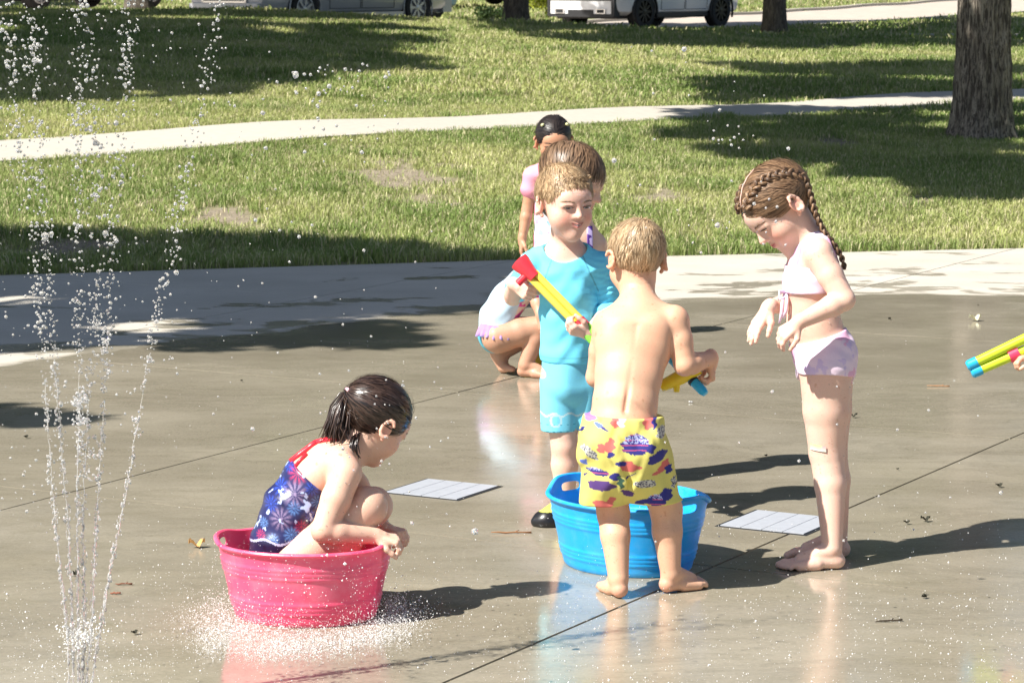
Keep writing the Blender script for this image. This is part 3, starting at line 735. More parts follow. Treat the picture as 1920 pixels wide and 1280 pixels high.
def ev(p, x, y, z, off=0.0):
    X, Y, Z = x[:, None, None], y[None, :, None], z[None, None, :]
    if p.kind == 'cone':
        ba = p.b-p.a; l2 = max((ba**2).sum(), 1e-12)
        t = np.clip(((X-p.a[0])*ba[0]+(Y-p.a[1])*ba[1]+(Z-p.a[2])*ba[2])/l2, 0, 1)
        return np.sqrt((X-p.a[0]-t*ba[0])**2+(Y-p.a[1]-t*ba[1])**2+(Z-p.a[2]-t*ba[2])**2) - (p.ra+(p.rb-p.ra)*t) - off
    if p.kind == 'ell':
        dx, dy, dz = X-p.c[0], Y-p.c[1], Z-p.c[2]; k0 = 0; k1 = 0
        for i in range(3):
            q = dx*p.R[0, i]+dy*p.R[1, i]+dz*p.R[2, i]; k0 = k0+(q/(p.r[i]+off))**2; k1 = k1+(q/(p.r[i]+off)**2)**2
        k0 = np.sqrt(k0); return k0*(k0-1)/np.maximum(np.sqrt(k1), 1e-9)
    if p.kind == 'loft':
        out = None
        for (c0, rx0, ry0, u0), (c1, rx1, ry1, u1) in zip(p.secs[:-1], p.secs[1:]):
            ax = c1-c0; ln = np.linalg.norm(ax); ax = ax/ln
            dx, dy, dz = X-c0[0], Y-c0[1], Z-c0[2]
            t = dx*ax[0]+dy*ax[1]+dz*ax[2]; tc = np.clip(t/ln, 0, 1)
            ts = tc*tc*(3-2*tc)
            um = (np.asarray(u0)+np.asarray(u1))/2; ux = nrm(um-ax*np.dot(um, ax)); uy = np.cross(ax, ux)
            a = dx*ux[0]+dy*ux[1]+dz*ux[2]; b = dx*uy[0]+dy*uy[1]+dz*uy[2]; w = t-tc*ln
            rx = rx0+(rx1-rx0)*tc+off; ry = ry0+(ry1-ry0)*tc+off; mn = np.minimum(rx, ry)
            k0 = np.sqrt((a/rx)**2+(b/ry)**2+(w/mn)**2); k1 = np.sqrt((a/rx**2)**2+(b/ry**2)**2+(w/mn**2)**2)
            d = k0*(k0-1)/np.maximum(k1, 1e-6)
            out = d if out is None else smin(out, d, .012)
        return out
def smin(a, b, k):
    h = np.maximum(k-np.abs(a-b), 0)/k
    return np.minimum(a, b)-h*h*k*.25
class Grp:
    """prims smoothly joined with k; joined to the rest with a seam radius kj around joint j; sub=True carves"""
    def __init__(s, prims, k=.012, joint=None, kj=.03, rj=.06, kmin=.003, sub=False, name=''):
        s.p, s.k, s.joint, s.kj, s.rj, s.kmin, s.sub, s.name = prims, k, joint, kj, rj, kmin, sub, name
def evaluate(groups, h, off=0.0, extra=None, pad=.012, bounds=None):
    lo = np.min([p.lo for g in groups if not g.sub for p in g.p], 0)-pad-off; hi = np.max([p.hi for g in groups if not g.sub for p in g.p], 0)+pad+off
    if bounds is not None:
        lo = np.maximum(lo, bounds[0]); hi = np.minimum(hi, bounds[1])
    n = np.ceil((hi-lo)/h).astype(int)+1
    ax = [(lo[i]+h*np.arange(n[i])).astype(np.float32) for i in range(3)]
    D = np.full(n, .06, dtype=np.float32)
    for g in groups:
        mg = .035+off
        glo = np.min([p.lo for p in g.p], 0)-mg; ghi = np.max([p.hi for p in g.p], 0)+mg
        i0 = np.clip(np.floor((glo-lo)/h).astype(int), 0, n); i1 = np.clip(np.ceil((ghi-lo)/h).astype(int)+1, 0, n)
        if (i1 <= i0).any(): continue
        E = np.full(i1-i0, .06, dtype=np.float32); base = i0
        for p in g.p:
            a0 = np.clip(np.floor((p.lo-mg-lo)/h).astype(int), i0, i1); a1 = np.clip(np.ceil((p.hi+mg-lo)/h).astype(int)+1, i0, i1)
            if (a1 <= a0).any(): continue
            xs = [ax[i][a0[i]:a1[i]] for i in range(3)]
            d = ev(p, *xs, off=off).astype(np.float32)
            s = tuple(slice(a0[i]-base[i], a1[i]-base[i]) for i in range(3))
            E[s] = smin(E[s], d, g.k)
        s = tuple(slice(i0[i], i1[i]) for i in range(3))
        if g.sub:
            D[s] = -smin(-D[s], E, g.kj)
        else:
            if g.joint is not None:
                x, y, z = [ax[i][s[i]] for i in range(3)]
                r2 = (x[:, None, None]-g.joint[0])**2+(y[None, :, None]-g.joint[1])**2+(z[None, None, :]-g.joint[2])**2
                k = (g.kmin+(g.kj-g.kmin)*np.exp(-r2/g.rj**2)).astype(np.float32)
            else: k = g.kj
            D[s] = smin(D[s], E, k)
    if extra is not None:
        D = extra(D, ax[0][:, None, None], ax[1][None, :, None], ax[2][None, None, :]).astype(np.float32)
    return D, lo, h
def surface_nets(D, lo, h, smooth=1):
    D = D.copy()
    for sl in ((0,), (-1,)):
        D[sl[0], :, :] = .05; D[:, sl[0], :] = .05; D[:, :, sl[0]] = .05
    S = D < 0
    c = [S[i:D.shape[0]-1+i, j:D.shape[1]-1+j, k:D.shape[2]-1+k] for i in (0, 1) for j in (0, 1) for k in (0, 1)]
    allc = c[0].copy(); anyc = c[0].copy()
    for q in c[1:]: allc &= q; anyc |= q
    act = anyc & ~allc
    I = np.argwhere(act); n = len(I)
    idx = np.full(act.shape, -1, dtype=np.int64); idx[act] = np.arange(n)
    acc = np.zeros((n, 3)); cnt = np.zeros(n)
    i, j, k = I.T
    for axn in range(3):
        for a in (0, 1):
            for b in (0, 1):
                o0 = [0, 0, 0]; oth = [q for q in range(3) if q != axn]; o0[oth[0]] = a; o0[oth[1]] = b; o1 = list(o0); o1[axn] = 1
                d0 = D[i+o0[0], j+o0[1], k+o0[2]]; d1 = D[i+o1[0], j+o1[1], k+o1[2]]
                m = (d0 < 0) != (d1 < 0); t = np.zeros(n); t[m] = d0[m]/(d0[m]-d1[m])
                p = np.tile(np.array(o0, float), (n, 1)); p[:, axn] += t
                acc[m] += p[m]; cnt[m] += 1
    v = (I+acc/cnt[:, None])
    quads = []
    for axn in range(3):
        sl0 = [slice(None)]*3; sl1 = [slice(None)]*3; sl0[axn] = slice(0, -1); sl1[axn] = slice(1, None)
        A, B = S[tuple(sl0)], S[tuple(sl1)]; E = np.argwhere(A != B)
        u, w = [(1, 2), (2, 0), (0, 1)][axn]
        ok = (E[:, u] > 0) & (E[:, w] > 0) & (E[:, u] < act.shape[u]) & (E[:, w] < act.shape[w]); E = E[ok]
        fl = A[tuple(E.T)]
        def ID(du, dw):
            q = E.copy(); q[:, u] -= du; q[:, w] -= dw; return idx[tuple(q.T)]
        q = np.stack([ID(1, 1), ID(0, 1), ID(0, 0), ID(1, 0)], -1)
        q[~fl] = q[~fl][:, ::-1]; quads.append(q)
    Q = np.concatenate(quads); Q = Q[(Q >= 0).all(1)]
    for _ in range(smooth):
        acc = np.zeros((n, 3)); cnt = np.zeros(n)
        for a, b in ((0, 1), (1, 2), (2, 3), (3, 0)):
            for s_, t_ in ((a, b), (b, a)):
                for dd in range(3): acc[:, dd] += np.bincount(Q[:, s_], v[Q[:, t_], dd], n)
                cnt += np.bincount(Q[:, s_], minlength=n)
        v = v*.5+.5*acc/np.maximum(cnt, 1)[:, None]
    return v*h+lo, Q
def solid(name, groups, h, mat, parent, colfn=None, off=0.0, extra=None, smooth=1, bounds=None):
    D, lo, h = evaluate(groups, h, off, extra, bounds=bounds)
    v, q = surface_nets(D, lo, h, smooth)
    col = None
    if colfn is not None:
        col = colfn(v) if callable(colfn) else np.tile(np.array(colfn, float), (len(v), 1))
    return mesh_obj(name, v, q, mat, parent, True, col)
def vnoise(v, s, seed=0):
    x, y, z = v[:, 0], v[:, 1], v[:, 2]; a = fbm(x+.2*z, y+.3*z, s, seed, 3)+fbm(y+7, z+.1*x, s, seed+50, 3)+fbm(z+3, x+.15*y, s, seed+90, 3)
    return (a/3-.5)*1.6+.5

# ------------------------------------------------------------------ human parts
def frame(f, up):
    f = nrm(f); r = nrm(np.cross(f, up)); u = np.cross(r, f); return np.stack([r, f, u], 1)      # columns: his right, forward, up
def head_groups(c, Rm, S=1.0, smile=.5, ears=True, chubby=1.0):
    w = lambda a, b, d: c + Rm @ (np.array([a, b, d])*S)
    g = [Grp([ell(w(0, -.012, .032), np.array([.0685, .088, .074])*S, Rm), ell(w(0, .022, -.018), np.array([.058, .064, .066])*S, Rm),
              ell(w(0, .036, -.055), np.array([.040*chubby, .042, .040])*S, Rm), ball(w(0, .068, -.082), .0165*S),
              ball(w(.034, .053, -.030), .022*S*chubby), ball(w(-.034, .053, -.030), .022*S*chubby), ell(w(0, .062, .03), np.array([.048, .026, .03])*S, Rm)], .03*S, name='head')]
    g.append(Grp([cone(w(0, .085, .006), w(0, .100, -.018), .0060*S, .0088*S), ball(w(.0085, .090, -.021), .0060*S), ball(w(-.0085, .090, -.021), .0060*S)], .008*S, kj=.012*S, name='nose'))
    g.append(Grp([ell(w(.030, .094, .004), np.array([.017, .011, .009])*S, Rm), ell(w(-.030, .094, .004), np.array([.017, .011, .009])*S, Rm)], .006*S, kj=.01*S, sub=True))
    g.append(Grp([cone(w(.022, .087, .012), w(.044, .074, .009), .004*S, .004*S), cone(w(-.022, .087, .012), w(-.044, .074, .009), .004*S, .004*S)], .006*S, kj=.01*S))       # upper lids
    up_, lo_ = .0045*S, .005*S
    g.append(Grp([cone(w(.0, .0900, -.042), w(.019, .083, -.042+.004*smile), up_*.8, .0022*S), cone(w(0, .0900, -.042), w(-.019, .083, -.042+.004*smile), up_*.8, .0022*S),
                  cone(w(.0, .0885, -.0515), w(.015, .082, -.048), lo_*.85, .0025*S), cone(w(0, .0885, -.0515), w(-.015, .082, -.048), lo_*.85, .0025*S)], .004*S, kj=.006*S))
    g.append(Grp([cone(w(-.021, .091, -.0465+.004*smile), w(0, .099, -.0468), .0016*S, .0022*S), cone(w(0, .099, -.0468), w(.021, .091, -.0465+.004*smile), .0022*S, .0016*S)], .002*S, kj=.004*S, sub=True))
    if ears:
        for s in (-1, 1):
            rim = []; prev = None
            Rx = Rm @ np.array(Matrix.Rotation(s*R_(-28), 3, 'Z'))
            for t in np.linspace(-.9, 3.9, 9):
                q = w(s*.0745, -.006, -.008) + Rx @ (np.array([s*.010, -.016*math.cos(t) if False else -.015*math.sin(t), .026*math.cos(t)*(1 if math.cos(t) > 0 else .85)])*S)
                if prev is not None: rim.append(cone(prev, q, .0042*S, .0042*S))
                prev = q
            g.append(Grp(rim + [ell(w(s*.0745, -.006, -.010), np.array([.0075, .014, .023])*S, Rx), ball(w(s*.0725, .002, -.034), .006*S)], .006*S, kj=.010*S, name='ear'))
    return g
def skin_colour(base, heads, spots=(), shade2=None):
    base = np.array(base, float)
    def fn(v):
        c = np.tile(base, (len(v), 1)); n = vnoise(v, 18, 4)[:, None]; c *= .94+.12*n
        pink = np.clip((vnoise(v, 9, 9)-.45)*3, 0, 1)[:, None]; c = c*(1-pink*.35)+c*np.array([1.03, .84, .80])*pink*.35
        m2 = np.clip((vnoise(v, 55, 19)-.55)*4, 0, 1)[:, None]; c = c*(1-m2*.2)+c*np.array([.96, .84, .80])*m2*.2; fk = (vnoise(v, 170, 29) > .80)[:, None]; c = np.where(fk, c*np.array([.86, .76, .70]), c)
        for (hc, Rm, S, lip) in heads:
            q = (v-hc) @ Rm / S; x, y, z = np.abs(q[:, 0]), q[:, 1], q[:, 2]; front = (y > .03) & (np.linalg.norm(q, axis=1) < .14)
            ch = np.exp(-(((x-.040)/.02)**2+((z+.026)/.02)**2))*front*.55
            ear = np.exp(-(((x-.079)/.012)**2+((y+.005)/.03)**2+((z+.01)/.035)**2))*.4
            ns = np.exp(-(((x)/.010)**2+((z+.020)/.012)**2))*front*.25
            for m_, t in ((ch, (.98, .52, .46)), (ear, (1.0, .50, .42)), (ns, (1.0, .62, .55))):
                m_ = m_[:, None]; c = c*(1-m_)+(base*np.array(t))*1.08*m_
            l = np.exp(-((x/.019)**4+((z+.0465)/.0075)**4))*front*lip*.6; l = l[:, None]; c = c*(1-l)+np.array([.58, .20, .18])*l
            b = np.exp(-((x-.031)/.016)**4-((z-.0235+.10*np.abs(x-.031))/.004)**2)*front*.45; b = b[:, None]; c = c*(1-b)+base*.42*b
        for (sc, r, col, a) in spots:
            m_ = (np.exp(-(np.linalg.norm(v-sc, axis=1)/r)**4)*a)[:, None]; c = c*(1-m_)+np.array(col)*m_
        return c
    return fn
from mathutils.bvhtree import BVHTree
def face_bvh(body): me = body.data; return BVHTree.FromPolygons([v.co for v in me.vertices], [tuple(p.vertices) for p in me.polygons])
def eyes(c, Rm, S, parent, iris=(.12, .18, .25), openn=1.0, lash=(.05, .03, .02), brow=(.20, .12, .07), smile=.5, lipc=(.52, .20, .18), teeth=False, body=None):
    body = body or [o for o in parent.children if o.name.startswith("body")][0]
    bv = face_bvh(body); fw = Vector(Rm[:, 1])
    def hit(x, z, off=.0006):
        o = Vector(c + Rm @ (np.array([x, .16, z])*S)); h = bv.ray_cast(o, -fw)[0]
        if h is None: h = Vector(c + Rm @ (np.array([x, .08, z])*S))
        return h + fw*off
    def patch(name, xs, lo, hi, colf, nx, nz, off, mat, par=parent):
        V, C = [], []
        for i in range(nx+1):
            t = i/nx; x = xs[0]+(xs[1]-xs[0])*t
            for j in range(nz+1):
                s_ = j/nz; z = lo(t)+(hi(t)-lo(t))*s_; bul = off*(.25+.75*math.sin(math.pi*min(max(t, .04), .96)))
                V.append(hit(x, z, bul)); C.append(colf(x, z, t, s_))
        F = [(i*(nz+1)+j, (i+1)*(nz+1)+j, (i+1)*(nz+1)+j+1, i*(nz+1)+j+1) for i in range(nx) for j in range(nz)]
        return mesh_obj(name, V, F, mat, par, True, np.array(C))
    for s in (-1, 1):
        cx, cz, hw, hh = s*.030, .0035, .0145, .0062*openn
        def ec(x, z, t, s_):
            r = math.hypot(x-cx-.001, (z-cz)*1.0)
            if s_ > .80: return lash
            if r < .0028: return (.006, .005, .005)
            if r < .0062: return iris
            return (.42, .38, .36) if .12 < t < .88 else (.35, .18, .15)
        patch("eye", (cx-hw, cx+hw), lambda t: cz-hh*.62*math.sin(math.pi*t)**.8, lambda t: cz+hh*math.sin(math.pi*t)**.7, ec, 18, 8, .0010, M['eye'])
        m = MB(); pts = [hit(cx+u*hw*1.08, cz+hh*max(0, math.cos(u*1.45))**.7+.0006, .0016) for u in np.linspace(-1, 1, 11)]
        m.tube(pts, [.0005*S]+[.0013*S]*9+[.0005*S], 5, True, lash)
        pts = [hit(cx+u*hw*1.05, cz+hh*max(0, math.cos(u*1.45))**.7+.0055-.001*abs(u), .0002) for u in np.linspace(-1, 1, 9)]
        m.tube(pts, .0008*S, 5, True, (.40, .22, .17)); m.build("eyelash", M['hair'], parent, True)
        m = MB(); rs = np.random.RandomState(5+s)
        for k in range(46):
            u = rs.uniform(-1, 1); x = cx+u*.0175+s*.001; z = cz+.0165+.0035*math.cos(u*1.5)+rs.uniform(-.0016, .0016)*(1-.4*u*s)
            m.tube([hit(x, z, .0004), hit(x+s*.0045, z+.0012-.0012*u*s, .0012)], [.0008, .0003], 4, True, brow)
        m.build("eyebrow", M['hair'], parent, True)
    zc = -.0455; mw = .0205
    cur = lambda t: zc+.0050*smile*((2*t-1)**2)
    op = .0030 if teeth else .0011
    patch("mouth", (-mw, mw), lambda t: cur(t)-op*math.sin(math.pi*t), lambda t: cur(t)+op*.5*math.sin(math.pi*t), lambda x, z, t, s_: ((.62, .56, .50) if teeth and .35 < s_ < .85 and .2 < t < .8 else (.16, .03, .03)), 16, 4, .0012, M['skin'])
    patch("upper_lip", (-mw*.93, mw*.93), lambda t: cur(t)+op*.5*math.sin(math.pi*t), lambda t: cur(t)+op*.5+.0040*math.sin(math.pi*t)**.8-.0010*math.exp(-((t-.5)/.08)**2), lambda x, z, t, s_: lipc, 16, 3, .0014, M['skin'])
    patch("lower_lip", (-mw*.80, mw*.80), lambda t: cur(.1+.8*t)-op-.0055*math.sin(math.pi*t)**.8, lambda t: cur(.1+.8*t)-op*math.sin(math.pi*t), lambda x, z, t, s_: tuple(np.array(lipc)*1.15), 16, 3, .0018, M['skin'])
M['eye'] = attr_mat("eye", .1, 0, 50, 0, 0, .5, 0)
def arm_groups(sh, el, wr, r=(.034, .027, .026, .0185), kj=.03, name='arm'):
    m1 = sh*.55+el*.45; m2 = el*.72+wr*.28
    return Grp([cone(sh, m1, r[0], r[0]*.96), cone(m1, el, r[0]*.96, r[1]), cone(el, m2, r[1], r[1]*1.02), cone(m2, wr, r[1]*1.02, r[3])], .008, sh, kj, .06, .002, name=name)
def leg_groups(hp, kn, an, r=(.062, .042, .041, .027), back=None, kj=.03, name='leg'):
    back = np.array([0, 0, 0.]) if back is None else nrm(back)
    m = kn*.66+an*.34 + back*.005
    return Grp([cone(hp, hp*.5+kn*.5, r[0], (r[0]+r[1])/2*1.04), cone(hp*.5+kn*.5, kn, (r[0]+r[1])/2*1.04, r[1]), cone(kn, m, r[1]*.97, r[2]*.98),
                cone(m, an, r[2]*.98, r[3])], .009, hp, kj, .08, .002, name=name)
def foot_group(an, d, length=.165, up=V3(0, 0, 1), S=1.0, spread=0, side=1):
    """an: ankle joint; d: toe direction; the sole ends up about .045*S under the ankle"""
    d = nrm(d); up = nrm(up-d*np.dot(up, d)); sd = np.cross(d, up)*side                        # sd: towards the little toe
    sole = an - up*.036*S
    q = lambda a, b, c_: sole + d*a*length + sd*b*S + up*c_*S
    pr = [cone(an, q(-.05, 0, .010), .0235*S, .0215*S), cone(q(-.08, 0, .008), q(.30, .002, .008), .0215*S, .021*S), cone(an+d*.01, q(.48, -.006, .012), .024*S, .016*S),
          cone(q(.25, -.006, .004), q(.56, -.018, .000), .019*S, .0155*S), cone(q(.25, .010, .002), q(.52, .019, -.002), .019*S, .0135*S)]
    rr = [.0105, .0085, .008, .0075, .0068]; ln = [.80, .795, .765, .725, .675]; bb = [-.024, -.010, .001, .011, .021]
    for i in range(5):
        mid = q((.60+ln[i])/2-.02*i*.3, bb[i]*1.03, .002); pr.append(cone(q(.54-.015*i, bb[i]*.92, .0), mid, rr[i]*1.05*S, rr[i]*.86*S)); pr.append(cone(mid, q(ln[i]-.01, bb[i]*1.12, -.005), rr[i]*.86*S, rr[i]*.92*S))
    return Grp(pr, .006*S, an, .016, .03, .002, name='foot')
def hand_group(wr, d, pn, side=1, S=1.0, curl=(.3, .3, .3), thumb=.5, tcurl=.4, fan=.16, curls=None):
    """wr wrist, d direction of the hand, pn palm normal (out of the palm), side +1: thumb lies on cross(d, pn)"""
    d = nrm(d); pn = nrm(pn-d*np.dot(pn, d)); sd = np.cross(d, pn)*side
    q = lambda a, b, c_: wr + d*a*S + sd*b*S + pn*c_*S
    pr = [cone(wr - d*.01, q(.02, 0, 0), .0175*S, .017*S)]
    fb = [.0190, .0066, -.0060, -.0178]; kn = [.056, .059, .056, .050]; fl = [.043, .048, .045, .036]; fr = [.0068, .0070, .0067, .0060]
    for i in range(4):
        pr.append(cone(q(.014, fb[i]*.55, 0), q(kn[i], fb[i], -.001), .0115*S, .0085*S))
    pr.append(ell(q(.030, .016, .007), np.array([.018, .011, .010])*S, np.stack([d, sd, pn], 1)))
    for i in range(4):
        cu = curl if curls is None else curls[i]
        p = q(kn[i], fb[i], -.001); a = 0; fd = nrm(d + sd*fan*(1.5-i)*.6)
        for j, seg in enumerate((.45, .30, .25)):
            a += cu[j]; dd = fd*math.cos(a)+pn*math.sin(a); e = p+dd*fl[i]*seg*S
            r0 = fr[i]*(1-.09*j)*S; pr.append(cone(p, e, r0*1.03, r0*.93)); p = e
    p = q(.016, .016, .006); td = nrm(d*.75 + sd*(.55+.4*thumb) + pn*(.15+.5*tcurl)); e = p+td*.026*S; pr.append(cone(p, e, .0100*S, .0080*S))
    td2 = nrm(d*1.0 + sd*(.25-.3*tcurl) + pn*(.1+.8*tcurl)); e2 = e+td2*.020*S; pr.append(cone(e, e2, .0080*S, .0068*S)); td3 = nrm(td2 + pn*.3*tcurl-sd*.3*tcurl); pr.append(cone(e2, e2+td3*.014*S, .0068*S, .0060*S))
    return Grp(pr, .0042*S, wr, .016, .03, .0015, name='hand')

# ------------------------------------------------------------------ hair
def hair_strands(name, roots_fn, flow_fn, surf_fn, n, length, width, segs, cols, parent, seed=0, lift=.004, jitter=.25, mat=None):
    """roots_fn(rs,n)->points; flow_fn(p)->direction; surf_fn(p)->(nearest point on scalp, normal)"""
    rs = np.random.RandomState(seed); p = roots_fn(rs, n); n = len(p)
    s, nr = surf_fn(p); p = s.copy()
    L_ = length*(.6+.6*rs.rand(n)); step = (L_/segs)[:, None]
    pts = [p]; nrs = [nr]; jit = rs.randn(n, 3)*jitter; lf = lift*(.3+1.2*rs.rand(n)+2.2*(rs.rand(n) > .965))[:, None]
    clump = np.stack([fbm(p[:, 0]+p[:, 2]*.5, p[:, 1]+p[:, 2]*.4, 70, seed+k, 2)-.5 for k in range(3)], -1)*2.2*jitter
    for i in range(segs):
        d = flow_fn(p)+jit+clump; d = d-nr*(d*nr).sum(1)[:, None]; d /= np.linalg.norm(d, axis=1)[:, None]+1e-9
        q = p+d*step; sp, nr = surf_fn(q); p = sp+nr*lf*math.sin(math.pi*min(1, (i+1.2)/segs*.8)); pts.append(p); nrs.append(nr)
    V = []; 
    for i, (p, nr) in enumerate(zip(pts, nrs)):
        t = (pts[min(i+1, segs)]-pts[max(i-1, 0)]); sd = np.cross(t, nr); sd /= np.linalg.norm(sd, axis=1)[:, None]+1e-9
        w = width*(1-.75*(i/segs)**2); V += [p-sd*w/2, p+sd*w/2]
    V = np.stack(V, 1); k = 2*(segs+1); b = (np.arange(n)*k)[:, None]
    F = np.concatenate([np.concatenate([b+2*i, b+2*i+1, b+2*i+3, b+2*i+2], 1) for i in range(segs)])
    t = rs.rand(n, 1); t2 = rs.rand(n, 1); c = np.array(cols[0])*(1-t)+np.array(cols[1])*t; c = np.where(t2 > .8, np.array(cols[2]), c)
    cl2 = fbm(pts[0][:, 0]+pts[0][:, 2]*.3, pts[0][:, 1]+pts[0][:, 2]*.6, 90, seed+5, 2)[:, None]; c = c*(.55+.9*cl2)
    return mesh_obj(name, V.reshape(-1, 3), F, mat or M['hair'], parent, True, np.repeat(c, k, 0))
def scalp(c, Rm, S, grow=.004):
    cc = c + Rm @ (np.array([0, -.012, .030])*S); r = (np.array([.0695, .089, .075])+grow)*S
    def surf(p):
        q = (p-cc) @ Rm; k = q/r; l = np.linalg.norm(k, axis=1)[:, None]+1e-9; s = q/l; nr = s/(r*r); nr /= np.linalg.norm(nr, axis=1)[:, None]
        return cc + s @ Rm.T, nr @ Rm.T
    return surf, cc, r
def hair_roots(c, Rm, S, keep):
    surf, cc, r = scalp(c, Rm, S)
    def f(rs, n):
        d = rs.randn(n*3, 3); d /= np.linalg.norm(d, axis=1)[:, None]; q = d*r; p = cc+q @ Rm.T
        loc = (p-c) @ Rm/S; m = keep(loc, rs.rand(len(loc))); return p[m][:n]
    return f
def hair_cap(name, c, Rm, S, keepd, thick, mat, parent, cols, h=.003, extra_prims=None, seed=0):
    """solid cap: cranium grown by thick, cut by keepd(local)->distance (negative keeps)"""
    g = [Grp([ell(c+Rm @ (np.array([0, -.012, .030])*S), (np.array([.0700, .0895, .0755])+thick)*S, Rm)], .01)]
    if extra_prims: g.append(Grp(extra_prims, .01, kj=.012))
    def ex(D, X, Y, Z):
        P_ = np.stack(np.broadcast_arrays(X-c[0], Y-c[1], Z-c[2]), -1) @ Rm / S
        k = keepd(P_)*S; a = D; hh = np.maximum(.004-np.abs(a-k), 0)/.004; return np.maximum(a, k)+hh*hh*.001
    def cf(v):
        n = vnoise(v, 60, seed)[:, None]; return np.array(cols[0])*(1-n)+np.array(cols[1])*n
    return solid(name, g, h, mat, parent, cf, extra=ex)
def face_cut(nape=-.062, bang=0, sx=.060):
    """keeps the hairy part of the skull: behind the hairline, above the nape"""
    def k(q):
        x, y, z = np.abs(q[..., 0]), q[..., 1], q[..., 2]
        face = np.sqrt((x/sx)**2+((z+.02)/(.075+bang))**2)-1                               # inside <0
        front = np.maximum(face*.06, -(y-.010))                                             # <0 inside the face column
        ear = -(z-(-.012)) ; side_ = np.maximum(-(y+.010), -.0+(z+.000))*1.0                # in front of the ear and low
        low = nape - z
        cut1 = np.maximum(face*.06, .012-y)
        cut2 = np.maximum(z+.002, -.004-y)                                                  # sideburn zone: z<0, y>-.004
        cut3 = np.maximum(z-nape, -1) 
        inside_cut = np.minimum(np.minimum(cut1, cut2), z-nape)
        ear = np.sqrt(((x-.080)/.05)**2+((y+.002)/.019)**2+((z+.010)/.027)**2)-1
        inside_cut = np.minimum(inside_cut, ear*.015)
        return -inside_cut
    return k
def fold_noise(X, Y, Z, s, amp, seed=1, ax=(1, .4, 2.2)):
    a = X*ax[0]+Y*ax[1]; b = Z*ax[2]
    return amp*(np.sin(a*s+3*np.sin(b*s*.35+seed))*.6+np.sin(b*s*1.1+2.2*np.sin(a*s*.6+seed*2))*.6)
def cut_plane(D, X, Y, Z, p, n, k=.002):                    # keep the side towards -n
    d = (X-p[0])*n[0]+(Y-p[1])*n[1]+(Z-p[2])*n[2]; h = np.maximum(k-np.abs(D-d), 0)/k; return np.maximum(D, d)+h*h*k*.25
XA = V3(1, 0, 0); YA = V3(0, 1, 0)
# ------------------------------------------------------------------ people
FAIR = (.74, .49, .385); TAN = (.68, .40, .265); OLIVE = (.50, .28, .185); FAIR2 = (.72, .46, .345)
def ground_cut(z0=.0):
    return lambda D, X, Y, Z: np.maximum(D, z0 - Z + 0*D)
def person(label, x, y, z=0):
    return empty("person", (x, y, z), label, "person")
def ribbon_braid(name, path, wid, thick, turns, parent, cols, seed=0, taper=.6):
    path = np.array(path); d = np.r_[0, np.cumsum(np.linalg.norm(np.diff(path, axis=0), axis=1))]; n = int(turns*9)
    t = np.linspace(0, d[-1], n); p = np.stack([np.interp(t, d, path[:, i]) for i in range(3)], -1)
    for _ in range(6): p[1:-1] = (p[:-2]+2*p[1:-1]+p[2:])/4
    tg = np.gradient(p, axis=0); tg /= np.linalg.norm(tg, axis=1)[:, None]
    m = MB(); rs = random.Random(seed); return p, tg, t/d[-1]
def braid(name, path, normals, wid, turns, parent, cols, seed=0, taper=.55):
    path = np.array(path, float); normals = np.array(normals, float)
    d = np.r_[0, np.cumsum(np.linalg.norm(np.diff(path, axis=0), axis=1))]; n = int(turns*12); t = np.linspace(0, d[-1], n)
    p = np.stack([np.interp(t, d, path[:, i]) for i in range(3)], -1); nn = np.stack([np.interp(t, d, normals[:, i]) for i in range(3)], -1)
    for _ in range(8): p[1:-1] = (p[:-2]+2*p[1:-1]+p[2:])/4
    tg = np.gradient(p, axis=0); tg /= np.linalg.norm(tg, axis=1)[:, None]
    nn -= tg*(nn*tg).sum(1)[:, None]; nn /= np.linalg.norm(nn, axis=1)[:, None]; sd = np.cross(tg, nn)
    rs = np.random.RandomState(seed); m = MB(); u = t/d[-1]; w = wid*(1-(1-taper)*u)
    for k in range(3):
        ph = 2*math.pi*(u*turns + k/3)
        a = np.sin(ph)*w*.42; b = np.sin(2*ph)*w*.20
        c0 = p+sd*a[:, None]+nn*(b+w*.10)[:, None]
        for h in range(7):                                  # each strand is a bundle of hairs
            g = 2*math.pi*h/7; rr = w*.17; off = sd*(math.cos(g)*rr)[:, None]+nn*(math.sin(g)*rr*.9)[:, None] if False else sd*(np.cos(g+ph*.15)*rr)[:, None]+nn*(np.sin(g+ph*.15)*rr*.9)[:, None]
            cc = np.array(cols[rs.randint(len(cols))])*(.75+.5*rs.rand())
            m.tube(list(c0+off), list(w*.115), 5, True, tuple(cc))
    return m.build(name, M['hair'], parent, True)
def flow_to(target, Rm=None, w=1.0):
    def f(p): d = target-p; return d/np.linalg.norm(d, axis=1)[:, None]
    return f
def flow_from(src, down=(0, 0, -.3)):
    def f(p): d = p-src; d = d/(np.linalg.norm(d, axis=1)[:, None]+1e-6); return d+np.array(down)
    return f

